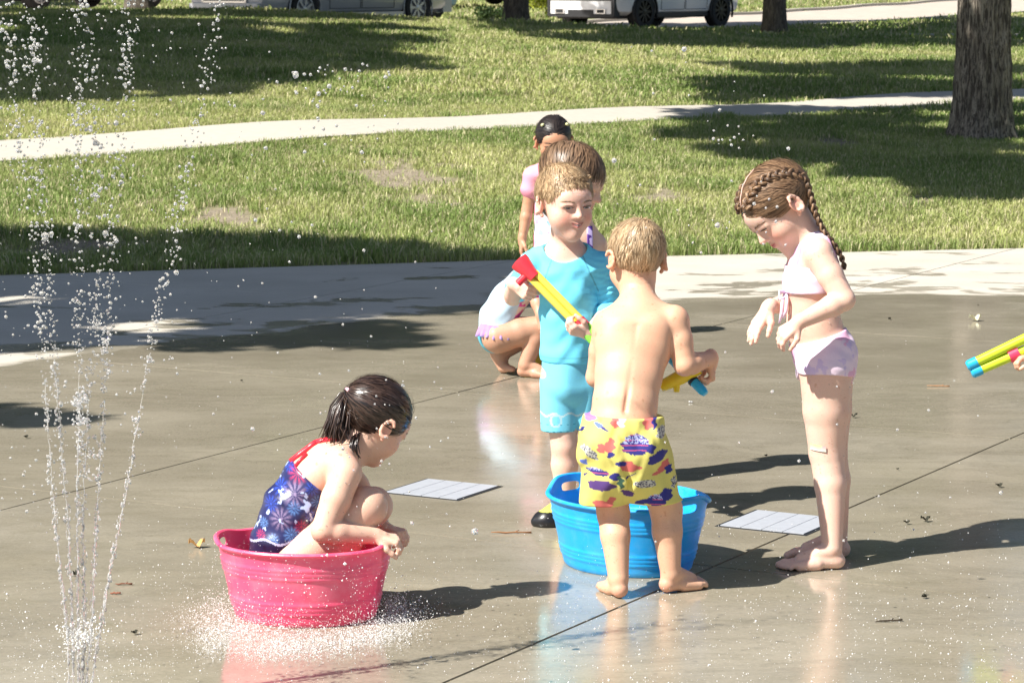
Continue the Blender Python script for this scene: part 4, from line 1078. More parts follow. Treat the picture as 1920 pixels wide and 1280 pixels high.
# ---- 1. shirtless boy in yellow swim shorts, seen from behind
Y0 = 7.45; J = lambda px, py, dy=0: P(px, py, Y0+dy)
A = person("shirtless boy seen from behind in yellow fish print swim shorts at the blue tub", .36, 7.45)
hcA = J(1193, 486, .19); RA = frame((-.30, .86, -.38), (0, .2, 1)); SA = .97
dL = nrm(V3(-.30, .95, 0)); dR = nrm(V3(.80, .52, 0))
anL = V3(.285, 7.415, .052); anR = V3(*(G(1243, 1112)[:2] + dR[:2]*.025), .052)
knL, knR = J(1150, 962, .03), J(1249, 955, .05); hpL, hpR = J(1134, 822, .0), J(1206, 822, 0)
shL, shR = J(1137, 617, .12), J(1266, 603, .10); elR, wrR = J(1284, 684, .07), J(1333, 672, .15)
elL, wrL = J(1119, 706, .15), J(1165, 715, .30)
torsoA = Grp([loft([(J(1167, 830, 0), .088, .080, XA), (J(1168, 795, 0), .090, .074, XA), (J(1172, 755, .01), .085, .064, XA), (J(1178, 705, .04), .089, .063, XA), (J(1186, 655, .08), .101, .066, XA),
                    (J(1193, 615, .10), .104, .062, XA), (J(1197, 590, .12), .074, .048, XA)]),
              cone(J(1140, 607, .115), J(1197, 592, .13), .034, .046), cone(J(1262, 597, .10), J(1197, 592, .13), .036, .046),
              ell(J(1155, 640, .060), (.036, .02, .05)), ell(J(1226, 632, .055), (.036, .02, .05))], .03, name='torso')
neckA = Grp([cone(J(1198, 588, .13), J(1196, 530, .18), .047, .043)], .02, kj=.035)
spineA = Grp([cone(J(1172, 770, -.060), J(1184, 690, -.027), .003, .003), cone(J(1184, 690, -.027), J(1194, 610, .031), .003, .003)], .004, kj=.011, sub=True)
bodyA = [torsoA, neckA, spineA] + head_groups(hcA, RA, SA) + [
    arm_groups(shR, elR, wrR, (.037, .029, .028, .020)), arm_groups(shL, elL, wrL, (.036, .029, .028, .020)),
    hand_group(wrR, (.05, .10, -.75), (-.9, .1, -.45), 1, .98, thumb=.6, curls=[(.9, .9, .6), (.95, .9, .6), (1.0, .9, .6), (1.0, .9, .6)]),
    hand_group(wrL, (.6, .6, -.2), (.3, 0, -1), 1, .95, (.8, .8, .5)),
    leg_groups(hpL, knL, anL, (.056, .044, .040, .027), V3(.1, -1, 0)), leg_groups(hpR, knR, anR, (.056, .044, .041, .027), V3(-.3, -1, 0)),
    foot_group(anL, dL, .150, side=-1), foot_group(anR, dR, .155, side=1)]
solid("body", bodyA, .0027, M['skin'], A, skin_colour(TAN, [(hcA, RA, SA, .7)], [(anL+V3(0, -.02, -.04), .03, (.62, .28, .2), .5), (anR+V3(-.02, -.01, -.04), .03, (.62, .28, .2), .5)]), extra=ground_cut())
zh = J(1165, 944, 0)[2]; zw = J(1165, 771, 0)[2]
def shortsA(D, X, Y, Z):
    D = D + fold_noise(X*1.0, Y, Z*.25, 120, .0018, 2) * np.exp(-((Z-zw+.02)/.06)**2)*1.6 + fold_noise(X, Y, Z, 45, .0034, 5, (1.5, .4, .9)) + fold_noise(X, Y, Z, 95, .0015, 8, (1.6, .3, .7))
    D = cut_plane(D, X, Y, Z, (0, 0, zw), (.03, 0, 1)); return cut_plane(D, X, Y, Z, (.3, 0, zh), (.02, 0, -1), .003)
FISH = [(1195, 822, 23, 17, 0, 'n'), (1224, 829, 7, 8, 0, 'n'), (1108, 772, 10, 9, 20, 'p'), (1124, 787, 6, 4, 20, 'b'), (1136, 793, 9, 1.6, 25, 'n'), (1155, 781, 7, 9, 0, 'r'), (1167, 780, 6, 9, 0, 'w'),
        (1219, 783, 9, 11, 0, 'r'), (1231, 783, 4, 10, 0, 'n'), (1246, 802, 10, 9, 0, 'd'), (1146, 823, 8, 12, 10, 'r'), (1130, 828, 8, 8, 40, 'r'), (1147, 840, 6, 5, 0, 'n'), (1108, 838, 17, 7, 38, 'd'), (1236, 847, 17, 9, -32, 'n'), (1249, 840, 6, 7, -30, 'n'),
        (1181, 862, 16, 9, 15, 'r'), (1197, 864, 9, 3, 15, 'r'), (1168, 857, 10, 4, 4, 'n'), (1250, 866, 13, 6, -48, 'r'), (1236, 878, 8, 3, -10, 'r'), (1260, 873, 6, 8, 30, 'n'), (1124, 875, 18, 6, 12, 'n'), (1155, 882, 8, 7, -20, 'n'), (1102, 883, 5, 1.5, -40, 'n'),
        (1131, 901, 23, 9, 2, 'm'), (1214, 897, 19, 7, 0, 'd'), (1181, 916, 12, 5, 22, 'm'), (1167, 893, 5, 12, -10, 'g'), (1237, 931, 20, 10, -8, 'n'), (1256, 921, 10, 11, -45, 'n'), (1212, 934, 16, 4, -18, 'n'), (1134, 939, 17, 7, 8, 'r'), (1150, 930, 7, 6, -30, 'r'), (1271, 900, 5, 10, 0, 'd'), (1185, 881, 9, 1.4, -35, 'n'),
        (1092, 800, 12, 1.6, -35, 'n'), (1098, 858, 6, 5, 0, 'b'), (1205, 950, 8, 4, 0, 'p')]
PAL = {'n': (.035, .035, .22), 'p': (.30, .18, .50), 'b': (.12, .18, .55), 'r': (.62, .15, .13), 'w': (.6, .62, .75), 'd': (.55, .55, .50), 'm': (.10, .05, .20), 'g': (.06, .14, .10)}
def fish_print(v):
    u = 960+v[:, 0]/7.37*FPX*1.0; w = 944+(zh-v[:, 2])*(FPX/7.6)
    u = u+2.2*np.sin(w*.5); c = np.tile(np.array((.68, .62, .17)), (len(v), 1)); rs = np.random.RandomState(4)
    dots = fbm(u, w, .8, 8, 1)
    for (a, b, rx, ry, an_, k) in FISH:
        rx, ry = rx*1.15, ry*1.15
        t = R_(an_); du, dw = u-a, w-b; x = du*math.cos(t)+dw*math.sin(t); y = -du*math.sin(t)+dw*math.cos(t)
        e = (x/rx)**2+(y/ry)**2 + .35*(fbm(u, w, .25, int(a), 2)-.5); m = e < 1; col = np.array(PAL[k])
        if k == 'd': cc = np.where((dots[:, None] > .55), np.array((.06, .06, .12)), col)
        elif k == 'n' and rx > 20: cc = np.where((np.abs(np.mod(w+1, 9)-4.5) < .9)[:, None], np.array((.55, .10, .22)), col); cc = np.where(((w < b-2) & (dots > .52))[:, None], np.array((.45, .5, .8)), cc)
        else: cc = np.tile(col, (len(v), 1))
        c[m] = cc[m]
    return c
solid("swim_shorts", [Grp([loft([(J(1167, 766, 0), .096, .074, XA), (J(1167, 800, 0), .113, .088, XA), (J(1171, 850, 0), .120, .094, XA), (J(1173, 880, 0), .116, .088, XA)]),
       ell(J(1140, 835, -.05), (.055, .045, .06)), ell(J(1205, 835, -.05), (.055, .045, .06))], .02),
       Grp([cone(J(1138, 850, 0), J(1131, 962, .015), .068, .062)], .02, kj=.02), Grp([cone(J(1206, 850, .01), J(1236, 960, .03), .072, .067)], .02, kj=.016, kmin=.003), Grp([cone(J(1168, 872, -.098), J(1181, 905, -.072), .001, .005), cone(J(1181, 905, -.072), J(1183, 965, -.050), .005, .010)], .004, kj=.020, sub=True)],
      .0027, M['cloth'], A, fish_print, extra=shortsA)
blond = [(.52, .36, .21), (.70, .54, .35), (.30, .19, .10)]
kA = face_cut(nape=-.058)
hair_cap("hair", hcA, RA, SA, kA, .003, M['hair'], A, [(.34, .22, .12), (.44, .30, .17)])
sf, _, _ = scalp(hcA, RA, SA, .0055); who = hcA+RA @ (V3(.012, -.06, .105)*SA)
keepA = lambda q, r: (kA(q) < .001) & ((q[:, 2] > -.050) | (r > .6))
hair_strands("hair_strand_layer", hair_roots(hcA, RA, SA, keepA), flow_from(who, (0, 0, -.35)), sf, 8000, .038, .0016, 5, blond, A, 3, .0040, .14)

# ---- 2. boy in cyan rash guard
Y0 = 8.48; J = lambda px, py, dy=0: P(px, py, Y0+dy)
B = person("smiling boy in cyan rash guard and light blue swim shorts holding a water shooter", .15, 8.48)
hcB = J(1059, 381, -.03); RB = frame((.42, -.88, -.13), (0, 0, 1)); SB = 1.03
shR, shL = J(1002, 495, .01), J(1124, 503, 0); elR, wrR = J(962, 556, .10), J(965, 533, -.03); elL, wrL = J(1146, 580, .03), J(1104, 626, -.16)
hpR, hpL = J(1046, 705), J(1086, 705, .02); knR, knL = J(1058, 835, -.01), J(1116, 835, .03); anR = V3(*(G(1060, 976)[:2]), .055); anL = V3(*(G(1120, 965)[:2]), .055)
torsoB = Grp([loft([(J(1064, 705), .072, .066, XA), (J(1064, 665), .071, .066, XA), (J(1064, 610), .073, .070, XA), (J(1065, 550), .079, .064, XA), (J(1065, 505), .090, .058, XA), (J(1062, 482), .062, .045, XA)]),
              cone(J(1014, 493, .01), J(1060, 480, .01), .034, .042), cone(J(1114, 496), J(1060, 480, .01), .034, .042)], .03)
armRB = arm_groups(shR, elR, wrR, (.034, .027, .026, .019)); armLB = arm_groups(shL, elL, wrL, (.034, .027, .026, .019))
legRB = leg_groups(hpR, knR, anR, (.052, .040, .041, .027), V3(0, 1, 0)); legLB = leg_groups(hpL, knL, anL, (.052, .040, .041, .027), V3(0, 1, 0))
bodyB = [torsoB, Grp([cone(J(1058, 480, .01), J(1058, 435, 0), .044, .041)], .02, kj=.03)] + head_groups(hcB, RB, SB, .9, chubby=1.06) + [
    armRB, armLB, hand_group(wrR, (.55, -.45, -.30), (.55, .75, -.1), 1, .98, thumb=.6, tcurl=.3, curls=[(.6, .9, .6), (.7, .9, .7), (.8, 1, .7), (.8, 1, .7)]),
    hand_group(wrL, (-.9, -.3, .30), (.15, .6, .6), -1, .95, (.7, .9, .7)),
    legRB, legLB, foot_group(anR, (-.55, -.8, 0), .15, side=-1), foot_group(anL, (.2, -1, 0), .15, side=1)]
solid("body", bodyB, .0027, M['skin'], B, skin_colour(FAIR, [(hcB, RB, SB, .9)], [(hcB+RB @ (V3(.045, .05, -.04)*SB), .02, (.72, .38, .32), .25)]), extra=ground_cut())
eyes(hcB, RB, SB, B, (.07, .09, .12), .8, brow=(.42, .28, .18), lash=(.16, .10, .07), smile=1.3, teeth=True)
zt = J(1063, 674)[2]; nk = J(1060, 452, -.02)
shirt_arm = [Grp([cone(shR, shR*.25+elR*.75, .036, .031), ], .01, shR, .03, .06, .002), Grp([cone(shL, elL, .036, .030), cone(elL, elL*.72+wrL*.28, .030, .027)], .01, shL, .03, .06, .002)]
def shirtB(D, X, Y, Z):
    D = D + fold_noise(X, Y, Z, 42, .0030, 3, (1, .6, 1.3)) + fold_noise(X, Y, Z, 75, .0016, 11, (1.3, .5, -1.2)) + fold_noise(X, Y, Z*1.6, 95, .0022, 7)*np.exp(-((X-.29)/.05)**2)
    D = cut_plane(D, X, Y, Z, (0, 0, zt), (-.03, 0, -1), .003)
    d = np.sqrt((X-nk[0])**2+((Y-nk[1])*.9)**2+((Z-nk[2])*1.0)**2)-.070
    return np.maximum(D, -d)
def shirtBc(v):
    c = np.array((.17, .68, .90))*(1+.10*(vnoise(v, 30, 2)[:, None]-.5)); f = v[:, 1] < 8.50
    for (a, b) in ((J(1040, 468), J(1012, 545)), (J(1088, 468), J(1122, 545))):                # raglan seams
        t = np.clip((v[:, 2]-b[2])/(a[2]-b[2]), -.2, 1); x = b[0]+(a[0]-b[0])*t; m = f & (np.abs(v[:, 0]-x) < .0022) & (t > 0); c[m] *= .62
    c[np.abs(v[:, 2]-zt-.014) < .0016] *= .72; return c
solid("rash_guard", [Grp(torsoB.p, .03)] + shirt_arm, .003, M['cloth'], B, shirtBc, off=.009, extra=shirtB)
zsb = J(1063, 806)[2]
def shortsB(D, X, Y, Z):
    D = D + fold_noise(X, Y, Z, 38, .003, 6, (1.4, .6, .6)); D = cut_plane(D, X, Y, Z, (0, 0, zsb), (0, 0, -1), .003)
    return cut_plane(D, X, Y, Z, (0, 0, zt+.03), (0, 0, 1), .003)
def shortsB_col(v):
    c = np.tile(np.array((.19, .63, .82)), (len(v), 1)); w = (zsb-v[:, 2])*-616
    a = 806-w; u = v[:, 0]*616
    m = np.abs(a-772-3*np.sin(u*.22)) < 1.8; c[m] = (.55, .75, .8)
    m = (np.abs(np.hypot(u-(1040-960)*1.0-2, (a-783)*.9)-10) < 2.0); c[m] = (.45, .7, .78)
    m = (a > 790) & (np.sin(u*.5)+np.sin(a*.4) > 1.3); c[m] = (.07, .38, .55); return c
solid("swim_shorts", [Grp([loft([(J(1064, 655), .076, .072, XA), (J(1065, 720), .082, .078, XA)])], .02), Grp([cone(J(1048, 716), J(1048, 830, -.01), .060, .050)], .02, kj=.006), Grp([cone(J(1091, 712, .01), J(1119, 830, .02), .066, .054)], .02, kj=.006)],
      .003, M['cloth'], B, shortsB_col, extra=shortsB)
# water shoes
for an_, dd, sd_ in ((anR, V3(-.55, -.8, 0), -1), (anL, V3(.2, -1, 0), 1)):
    def shoe(D, X, Y, Z): return np.maximum(np.maximum(D, -Z), Z-.075)
    solid("water_shoe", [foot_group(an_, dd, .155, side=sd_), Grp([cone(an_-nrm(dd)*.0-V3(0, 0, .033), an_+nrm(dd)*.10-V3(0, 0, .034), .028, .026), cone(an_, an_+V3(0, 0, .02), .03, .03)], .01)], .003, M['vcol'], B,
          lambda v: np.where((v[:, 2] < .046)[:, None], np.array((.012, .012, .014)), np.array((.62, .66, .12))), off=.004, extra=shoe)
kB = face_cut(nape=-.045, bang=-.004, sx=.063)
hair_cap("hair", hcB, RB, SB, kB, .004, M['hair'], B, [(.30, .19, .10), (.40, .27, .15)])
sf, _, _ = scalp(hcB, RB, SB, .0075); who = hcB+RB @ (V3(.0, -.055, .108)*SB)
hair_strands("hair_strand_layer", hair_roots(hcB, RB, SB, lambda q, r: (kB(q) < -.012*(q[:, 1] > .0)-.004)), flow_from(who, (.25, 0, -.20)), sf, 8000, .032, .0016, 5, [(.46, .31, .17), (.62, .46, .28), (.24, .145, .08)], B, 5, .005, .17)
fr = lambda rs, n: hcB+(np.c_[rs.uniform(-.052, .052, n), rs.uniform(.045, .062, n), rs.uniform(.080, .092, n)]*SB) @ RB.T
hair_strands("fringe", fr, lambda p: np.tile(RB @ V3(.55, .6, -.55), (len(p), 1)), sf, 500, .020, .0022, 5, [(.42, .28, .15), (.56, .40, .24), (.22, .13, .07)], B, 6, .006, .35)

# ---- 3. standing girl with braids
Y0 = 7.89; J = lambda px, py, dy=0: P(px, py, Y0+dy)
F = person("standing girl with two braids in pale pink bikini looking down at her hands", .93, 7.93)
hcF = J(1463, 388, .0); RF = frame((-.60, -.28, -.74), (-.76, -.10, .62)); SF = 1.09
XF = nrm(V3(1, -.05, 0))
shN, shF = J(1535, 478, -.085), J(1517, 482, .085); elN, wrN = J(1583, 562, -.13), J(1498, 604, -.17); elF, wrF = J(1500, 560, .09), J(1441, 577, -.02)
hpN, hpF = J(1548, 690, -.05), J(1552, 690, .05); knN, knF = J(1550, 848, -.055), J(1556, 845, .05)
anN = V3(*G(1560, 1066)[:2], .053); anF = V3(*G(1570, 1044)[:2], .053)
torsoF = Grp([loft([(J(1548, 690), .080, .088, XF), (J(1543, 655), .080, .090, XF), (J(1530, 610), .070, .080, XF), (J(1524, 575), .068, .078, XF), (J(1521, 530), .074, .086, XF), (J(1524, 490), .068, .086, XF), (J(1524, 462), .046, .06, XF)]),
              ell(J(1572, 668, -.045), (.047, .048, .055)), ell(J(1572, 668, .045), (.047, .048, .055)), ell(J(1510, 615), (.055, .055, .06)),
              cone(J(1535, 470, -.075), J(1522, 458), .034, .040), cone(J(1520, 474, .075), J(1522, 458), .034, .040)], .03)
legN = leg_groups(hpN, knN, anN+V3(0, 0, .01), (.074, .050, .045, .028), V3(1, 0, 0)); legF = leg_groups(hpF, knF, anF+V3(0, 0, .01), (.074, .049, .046, .028), V3(1, 0, 0))
bodyF = [torsoF, Grp([cone(J(1520, 462), J(1497, 418, 0), .044, .042)], .02, kj=.03)] + head_groups(hcF, RF, SF, .9, chubby=1.05) + [
    arm_groups(shN, elN, wrN, (.038, .030, .029, .020)), arm_groups(shF, elF, wrF, (.036, .029, .028, .020)),
    hand_group(wrN, (-.75, -.1, -.55), (.35, .6, -.6), 1, 1.0, thumb=.5, curls=[(.5, .6, .4), (.6, .7, .5), (.7, .7, .5), (.8, .7, .5)]),
    hand_group(wrF, (-.55, -.25, -.80), (.55, .3, -.4), 1, 1.08, (.12, .15, .12), thumb=.3, tcurl=.2),
    legN, legF, foot_group(anN, (-1, -.12, 0), .185, side=-1, S=1.05), foot_group(anF, (-1, .02, 0), .185, side=1, S=1.05)]
solid("body", bodyF, .0027, M['skin'], F, skin_colour(FAIR, [(hcF, RF, SF, 1.0)], [(knN+V3(-.045, -.03, .02), .04, (.74, .40, .33), .3)]), extra=ground_cut())
eyes(hcF, RF, SF, F, (.05, .04, .03), .45, smile=.9)
def pinkprint(v):
    n = vnoise(v, 22, 12)[:, None]; n2 = vnoise(v, 34, 31)[:, None]
    c = np.where(n > .62, np.array((.78, .44, .62)), np.array((.80, .64, .76))); return np.where(n2 > .70, np.array((.66, .52, .74)), c)
zb = J(1520, 545)[2]; z2 = J(1520, 497)[2]; cF = J(1521, 500)
def topF(D, X, Y, Z):
    D = D + fold_noise(X, Y, Z, 60, .0016, 4, (.5, .5, 2.2))
    D = cut_plane(D, X, Y, Z, (cF[0], 0, zb), (.05, 0, -1))
    lat = np.abs(Y-cF[1]+ .0); strap = np.maximum(.016-np.abs(lat-.050), -.02)*14
    up = Z-(z2+.0+np.where(strap > 0, .2, 0)+np.maximum(0, .045-lat)*.0)
    neck = (Z-z2-.014)+0*lat
    return np.maximum(D, np.where((np.abs(lat-.050) < .017), -1, up))
solid("bikini_top", [Grp(torsoF.p, .03)], .0027, M['cloth'], F, pinkprint, off=.005, extra=topF, bounds=(V3(-9, -9, zb-.02), V3(9, 99, 9)))
w1, w2 = J(1476, 646), J(1576, 616); l1, l2 = J(1494, 695), J(1608, 704)
def botF(D, X, Y, Z):
    D = D + fold_noise(X, Y, Z, 70, .0012, 9, (1, .5, 2))
    D = cut_plane(D, X, Y, Z, w1, nrm(V3(-(w2[2]-w1[2]), 0, w2[0]-w1[0])))
    zl = l1[2]+(l2[2]-l1[2])*(X-l1[0])/(l2[0]-l1[0]) + .012*np.sin(np.clip((X-l1[0])/(l2[0]-l1[0]), 0, 1)*math.pi) - np.clip(.035-np.abs(Y-Y0), 0, 1)*.8
    return np.maximum(D, zl-Z)
solid("bikini_bottoms", [Grp(torsoF.p, .03), legN, legF], .0027, M['cloth'], F, pinkprint, off=.005, extra=botF, bounds=(V3(-9, -9, l1[2]-.06), V3(9, 99, w2[2]+.03)))
m = MB(); k0 = J(1474, 548, -.02)
for pts in ([k0, k0+V3(-.012, -.02, -.02), k0+V3(-.014, -.02, -.055), k0+V3(-.020, -.02, -.085)], [k0, k0+V3(.0, -.025, -.018), k0+V3(-.002, -.025, -.05), k0+V3(-.010, -.02, -.07)], [k0, k0+V3(-.02, -.02, .004), k0+V3(-.022, -.02, -.018), k0+V3(-.004, -.02, -.010)]):
    m.tube(pts, [.006, .005, .005, .003], 8)
m.build("tie", simple("pale_pink_tie", (.8, .62, .74), .7), F, True)
# patterned plaster over the knee
m = MB(); pc = knN+V3(-.0, -.0, .022)
vv = []; 
for i in range(7):
    t = R_(208+i*9); 
    for dz in (-.008, .008): vv.append((pc[0]+math.cos(t)*.0555, pc[1]+math.sin(t)*.0555, pc[2]+dz-.002*i*.3))
m.add(vv, [(2*i, 2*i+2, 2*i+3, 2*i+1) for i in range(6)])
pl = mesh_obj("knee_plaster", m.v, m.f, M['vcol'], F, True, np.array([((.72, .80, .25) if i//2 < 5 else (.75, .35, .35)) if i % 2 else (.60, .62, .55) for i in range(14)]))
# hair: parted cap, two dutch braids
bro = [(.20, .115, .062), (.32, .20, .115), (.10, .055, .03)]
kF0 = face_cut(nape=-.055)
kF = lambda q: np.maximum(kF0(q), .0016-np.abs(q[..., 0]+0*q[..., 1])*1.0 if False else kF0(q))
hair_cap("hair", hcF, RF, SF, kF, .007, M['hair'], F, [(.16, .09, .05), (.24, .145, .08)])
sf, _, _ = scalp(hcF, RF, SF, .011)
def flF(p):
    q = (p-hcF) @ RF; s = np.sign(q[:, 0]); d = np.stack([s*.9, -.55+0*s, -.35+0*s], -1); low = np.clip((.02*SF-q[:, 2])/.03, 0, 1)[:, None]
    d = d*(1-low)+np.array([0, -1., .25])*low; return d @ RF.T
hair_strands("hair_strand_layer", hair_roots(hcF, RF, SF, lambda q, r: (kF0(q) < .001) & (np.abs(q[:, 0]) > .004)), flF, sf, 3600, .060, .0022, 6, bro, F, 8, .003, .12)
m = MB(); pp, nn_ = sf(np.array([hcF+RF @ (V3(0, y_, z_)*SF) for y_, z_ in ((.078, .085), (.06, .10), (.03, .115), (0, .12), (-.03, .115))]))
m.tube(list(pp+nn_*.0006), .0022, 6, True, (.62, .42, .34)); m.build("parting", M['skin'], F, True)
for s in (-1, 1):                                            # s=-1 is her left, towards the camera
    loc = [(s*.030, .078, .075), (s*.045, .050, .092), (s*.055, .015, .098), (s*.062, -.025, .080), (s*.062, -.058, .050), (s*.052, -.085, .012)]
    pp, nn_ = sf(np.array([hcF+RF @ (V3(*q)*SF) for q in loc])); nn2 = list(nn_); path = list(pp+nn_*.002)
    yo = -.045 if s < 0 else .045
    tail = [J(1532, 412, yo*.9), J(1546, 438, yo*1.1), J(1562, 458, yo*1.1), J(1577, 480, yo), J(1583, 505, yo)]
    path += tail; nn2 += [V3(.8, -.5, .3)]*len(tail)
    braid("braid", path, nn2, .027, 8.5, F, bro, 4 if s < 0 else 5, .55)

# ---- 4. girl sitting in the pink tub
Y0 = 7.22; J = lambda px, py, dy=0: P(px, py, Y0+dy)
D4 = person("girl with wet dark ponytail in firework print swimsuit crouching in the pink tub", -.47, 7.22, .01)
hcD = J(702, 790, .04); RD = frame((.60, .50, -.58), (.42, .18, .85)); SD = .99
shN, shF = J(650, 886, -.085), J(640, 868, .11); elN, wrN = J(606, 994, -.13), J(703, 1004, -.09); elF, wrF = J(700, 962, .16), J(718, 990, .10)
hpN, hpF = J(563, 1050, -.055), J(563, 1040, .06); knN, knF = J(688, 950, -.055), J(700, 948, .06); anN, anF = V3(*J(586, 1128, -.045)[:2], .062), V3(*J(596, 1120, .06)[:2], .062)
torsoD = Grp([loft([(J(528, 1062), .084, .094, XA), (J(532, 1015), .080, .092, XA), (J(550, 955), .076, .088, nrm(V3(1, 0, -.5))), (J(585, 900, .01), .072, .090, nrm(V3(1, 0, -.8))), (J(618, 866, .01), .062, .088, nrm(V3(1, 0, -.8))), (J(640, 850, .02), .046, .05, nrm(V3(1, 0, -1)))]),
              cone(J(640, 868, -.07), J(645, 852, .02), .036, .038), cone(J(632, 858, .09), J(645, 852, .02), .036, .038)], .03)
legN = leg_groups(hpN, knN, anN, (.068, .053, .046, .03), V3(-1, 0, 0)); legFd = leg_groups(hpF, knF, anF, (.068, .050, .046, .03), V3(-1, 0, 0))
bodyD = [torsoD, Grp([cone(J(645, 850, .02), J(680, 818, .03), .044, .042)], .02, kj=.03)] + head_groups(hcD, RD, SD, .2, chubby=1.05) + [
    arm_groups(shN, elN, wrN, (.040, .031, .030, .021)), arm_groups(shF, elF, wrF, (.036, .029, .027, .020)),
    hand_group(wrN, (.97, .05, -.22), (-.15, .25, -.95), -1, 1.0, thumb=.2, tcurl=.5, curls=[(.9, .8, .5)]*4),
    hand_group(wrF, (.8, -.3, -.15), (.1, 0, -1), 1, .95, (.9, .8, .6)),
    legN, legFd, foot_group(anN, (1, .05, 0), .145), foot_group(anF, (1, -.05, 0), .145, side=-1)]
solid("body", bodyD, .0027, M['skin'], D4, skin_colour(FAIR2, [(hcD, RD, SD, .8)], [(knN, .055, (.62, .33, .25), .35)]), extra=ground_cut(.012))
eyes(hcD, RD, SD, D4, (.05, .04, .03), .4, brow=(.03, .02, .02))
BUR = [(552, 878, 24, 'r'), (518, 905, 20, 'b'), (547, 915, 30, 'w'), (580, 905, 18, 'b'), (500, 935, 18, 'b'), (545, 940, 16, 'u'), (520, 960, 26, 'w'), (558, 975, 16, 'r'), (485, 970, 12, 'u'), (480, 992, 12, 'r'), (540, 988, 18, 'u'), (505, 998, 14, 'u'),
       (590, 930, 16, 'u'), (575, 955, 13, 'b'), (533, 868, 14, 'b'), (505, 880, 12, 'r'), (610, 905, 12, 'r'), (600, 965, 18, 'w'), (625, 930, 18, 'b')]
BC = {'r': (.60, .04, .12), 'b': (.04, .10, .60), 'w': (.34, .25, .42), 'u': (.16, .34, .75)}
def fireworks(v):
    s = FPX/7.35; u = 960+v[:, 0]*FPX/7.14; w = 1000+(J(530, 1000)[2]-v[:, 2])*s*.985
    c = np.tile(np.array((.020, .022, .10)), (len(v), 1)); n = vnoise(v, 50, 3)
    for (a, b, r, k) in BUR:
        r = r*.82
        du, dw = u-a, w-b; d = np.hypot(du, dw); th = np.arctan2(dw, du); ray_ = np.sin(th*11+a)*.5+.5
        m = np.clip((1.15-d/r)*1.6, 0, 1)*(.12+.88*(ray_ > .48))*np.clip(.35+d/r, 0, 1); m = np.where(d < r*.14, 1, m)[:, None]
        c = c*(1-m*.75)+np.array(BC[k])*m*.75
    sp = (n > .72)[:, None]; c = np.where(sp, np.array((.45, .55, .85)), c)
    navy = w > 1003+4*np.sin(u*.1); c[navy] = (.016, .016, .055); ln = np.abs(w-1003-4*np.sin(u*.1)) < 2; c[ln] = (.5, .5, .7); return c
c1, c2 = J(540, 852), J(604, 908)
def suitD(D, X, Y, Z):
    D = D + fold_noise(X, Y, Z, 48, .0020, 2, (.8, .3, 2.0))
    n = nrm(V3(-(c2[2]-c1[2]), 0, (c2[0]-c1[0]))); D = cut_plane(D, X, Y, Z, c1, n)
    hip = J(545, 1052); n2 = nrm(V3(.75, 0, -.65)); return cut_plane(D, X, Y, Z, J(596, 990), nrm(V3(.95, 0, .0)), .004) if False else D
solid("swimsuit", [Grp(torsoD.p, .03)], .0025, M['satin'], D4, fireworks, off=.0045, extra=suitD)
m = MB(); st = [J(541, 856, -.055), J(560, 838, -.045), J(585, 822, -.02), J(612, 812, .0), J(636, 812, -.01), J(652, 822, -.035), J(660, 838, -.05)]
stn = [p+V3(-.0, 0, .0) for p in st]; 
def on_surface(groups, pts, toward, off=.003):
    out = []
    for p in pts:
        q = p+toward*.12
        for _ in range(60):
            d = min(float(ev(pr, q[:1], q[1:2], q[2:3])[0, 0, 0]) for g in groups for pr in g.p)
            if d < off: break
            q = q-toward*max(d-off, .0008)*.8
        out.append(q)
    return out
tw = nrm(V3(-.55, -.55, .65))
m.tube(on_surface([torsoD], [J(541, 862, -.02), J(556, 846, -.02), J(573, 834, -.02), J(592, 828, -.02)], tw), .0085, 8, True, (.75, .03, .05))
m.tube(on_surface([torsoD], [J(592, 828, -.02), J(608, 824, -.02), J(622, 822, -.02), J(636, 824, -.03)], tw), .008, 8, True, (.75, .03, .05))
m.tube(on_surface([torsoD], [J(553, 872, -.05), J(560, 858, -.045), J(570, 845, -.04)], tw), .005, 8, True, (.75, .03, .05)); m.build("strap", M['satin'], D4, True)
drk = [(.028, .016, .012), (.055, .032, .024), (.012, .007, .006)]
M['wethair'] = attr_mat("wet_dark_hair", .33, 0, 100, 0, 0, .2, .1, .5)
kD = face_cut(nape=-.045, bang=-.008)
hair_cap("hair", hcD, RD, SD, kD, .007, M['wethair'], D4, [(.02, .012, .01), (.035, .02, .016)])
sf, _, _ = scalp(hcD, RD, SD, .009); tie = J(661, 738, .02)
hair_strands("hair_strand_layer", hair_roots(hcD, RD, SD, lambda q, r: kD(q) < .001), flow_to(tie), sf, 4600, .095, .0026, 7, [(.035, .02, .015), (.075, .045, .033), (.010, .006, .005)], D4, 9, .0035, .09, M['wethair'])
m = MB(); rs = np.random.RandomState(3)
for k in range(170):
    o = rs.randn(3)*.007; w_ = rs.randn(3)*.012
    pts = [tie+o*.3, J(650, 742, .01)+o*.8, J(640, 770, .0)+o*1.6+w_*.3, J(634, 800, -.01)+o*2+w_*.6, J(632+rs.uniform(-14, 18), 828+rs.uniform(-10, 18), -.01)+o*2+w_]
    cc = drk[rs.randint(2)]; m.tube(pts, [.0024, .0026, .0024, .0020, .0005], 5, True, tuple(np.array(cc)*(.7+.6*rs.rand())))
for k in range(10):                                          # wet wisps on the neck
    a = J(668+rs.uniform(-10, 8), 815+rs.uniform(-6, 6), -.02); m.tube([a, a+V3(-.006, -.02, -.02), a+V3(rs.uniform(-.01, .02), -.03, -.05)], [.003, .0025, .0008], 5, True, (.02, .012, .01))
m.build("ponytail", M['wethair'], D4, True)
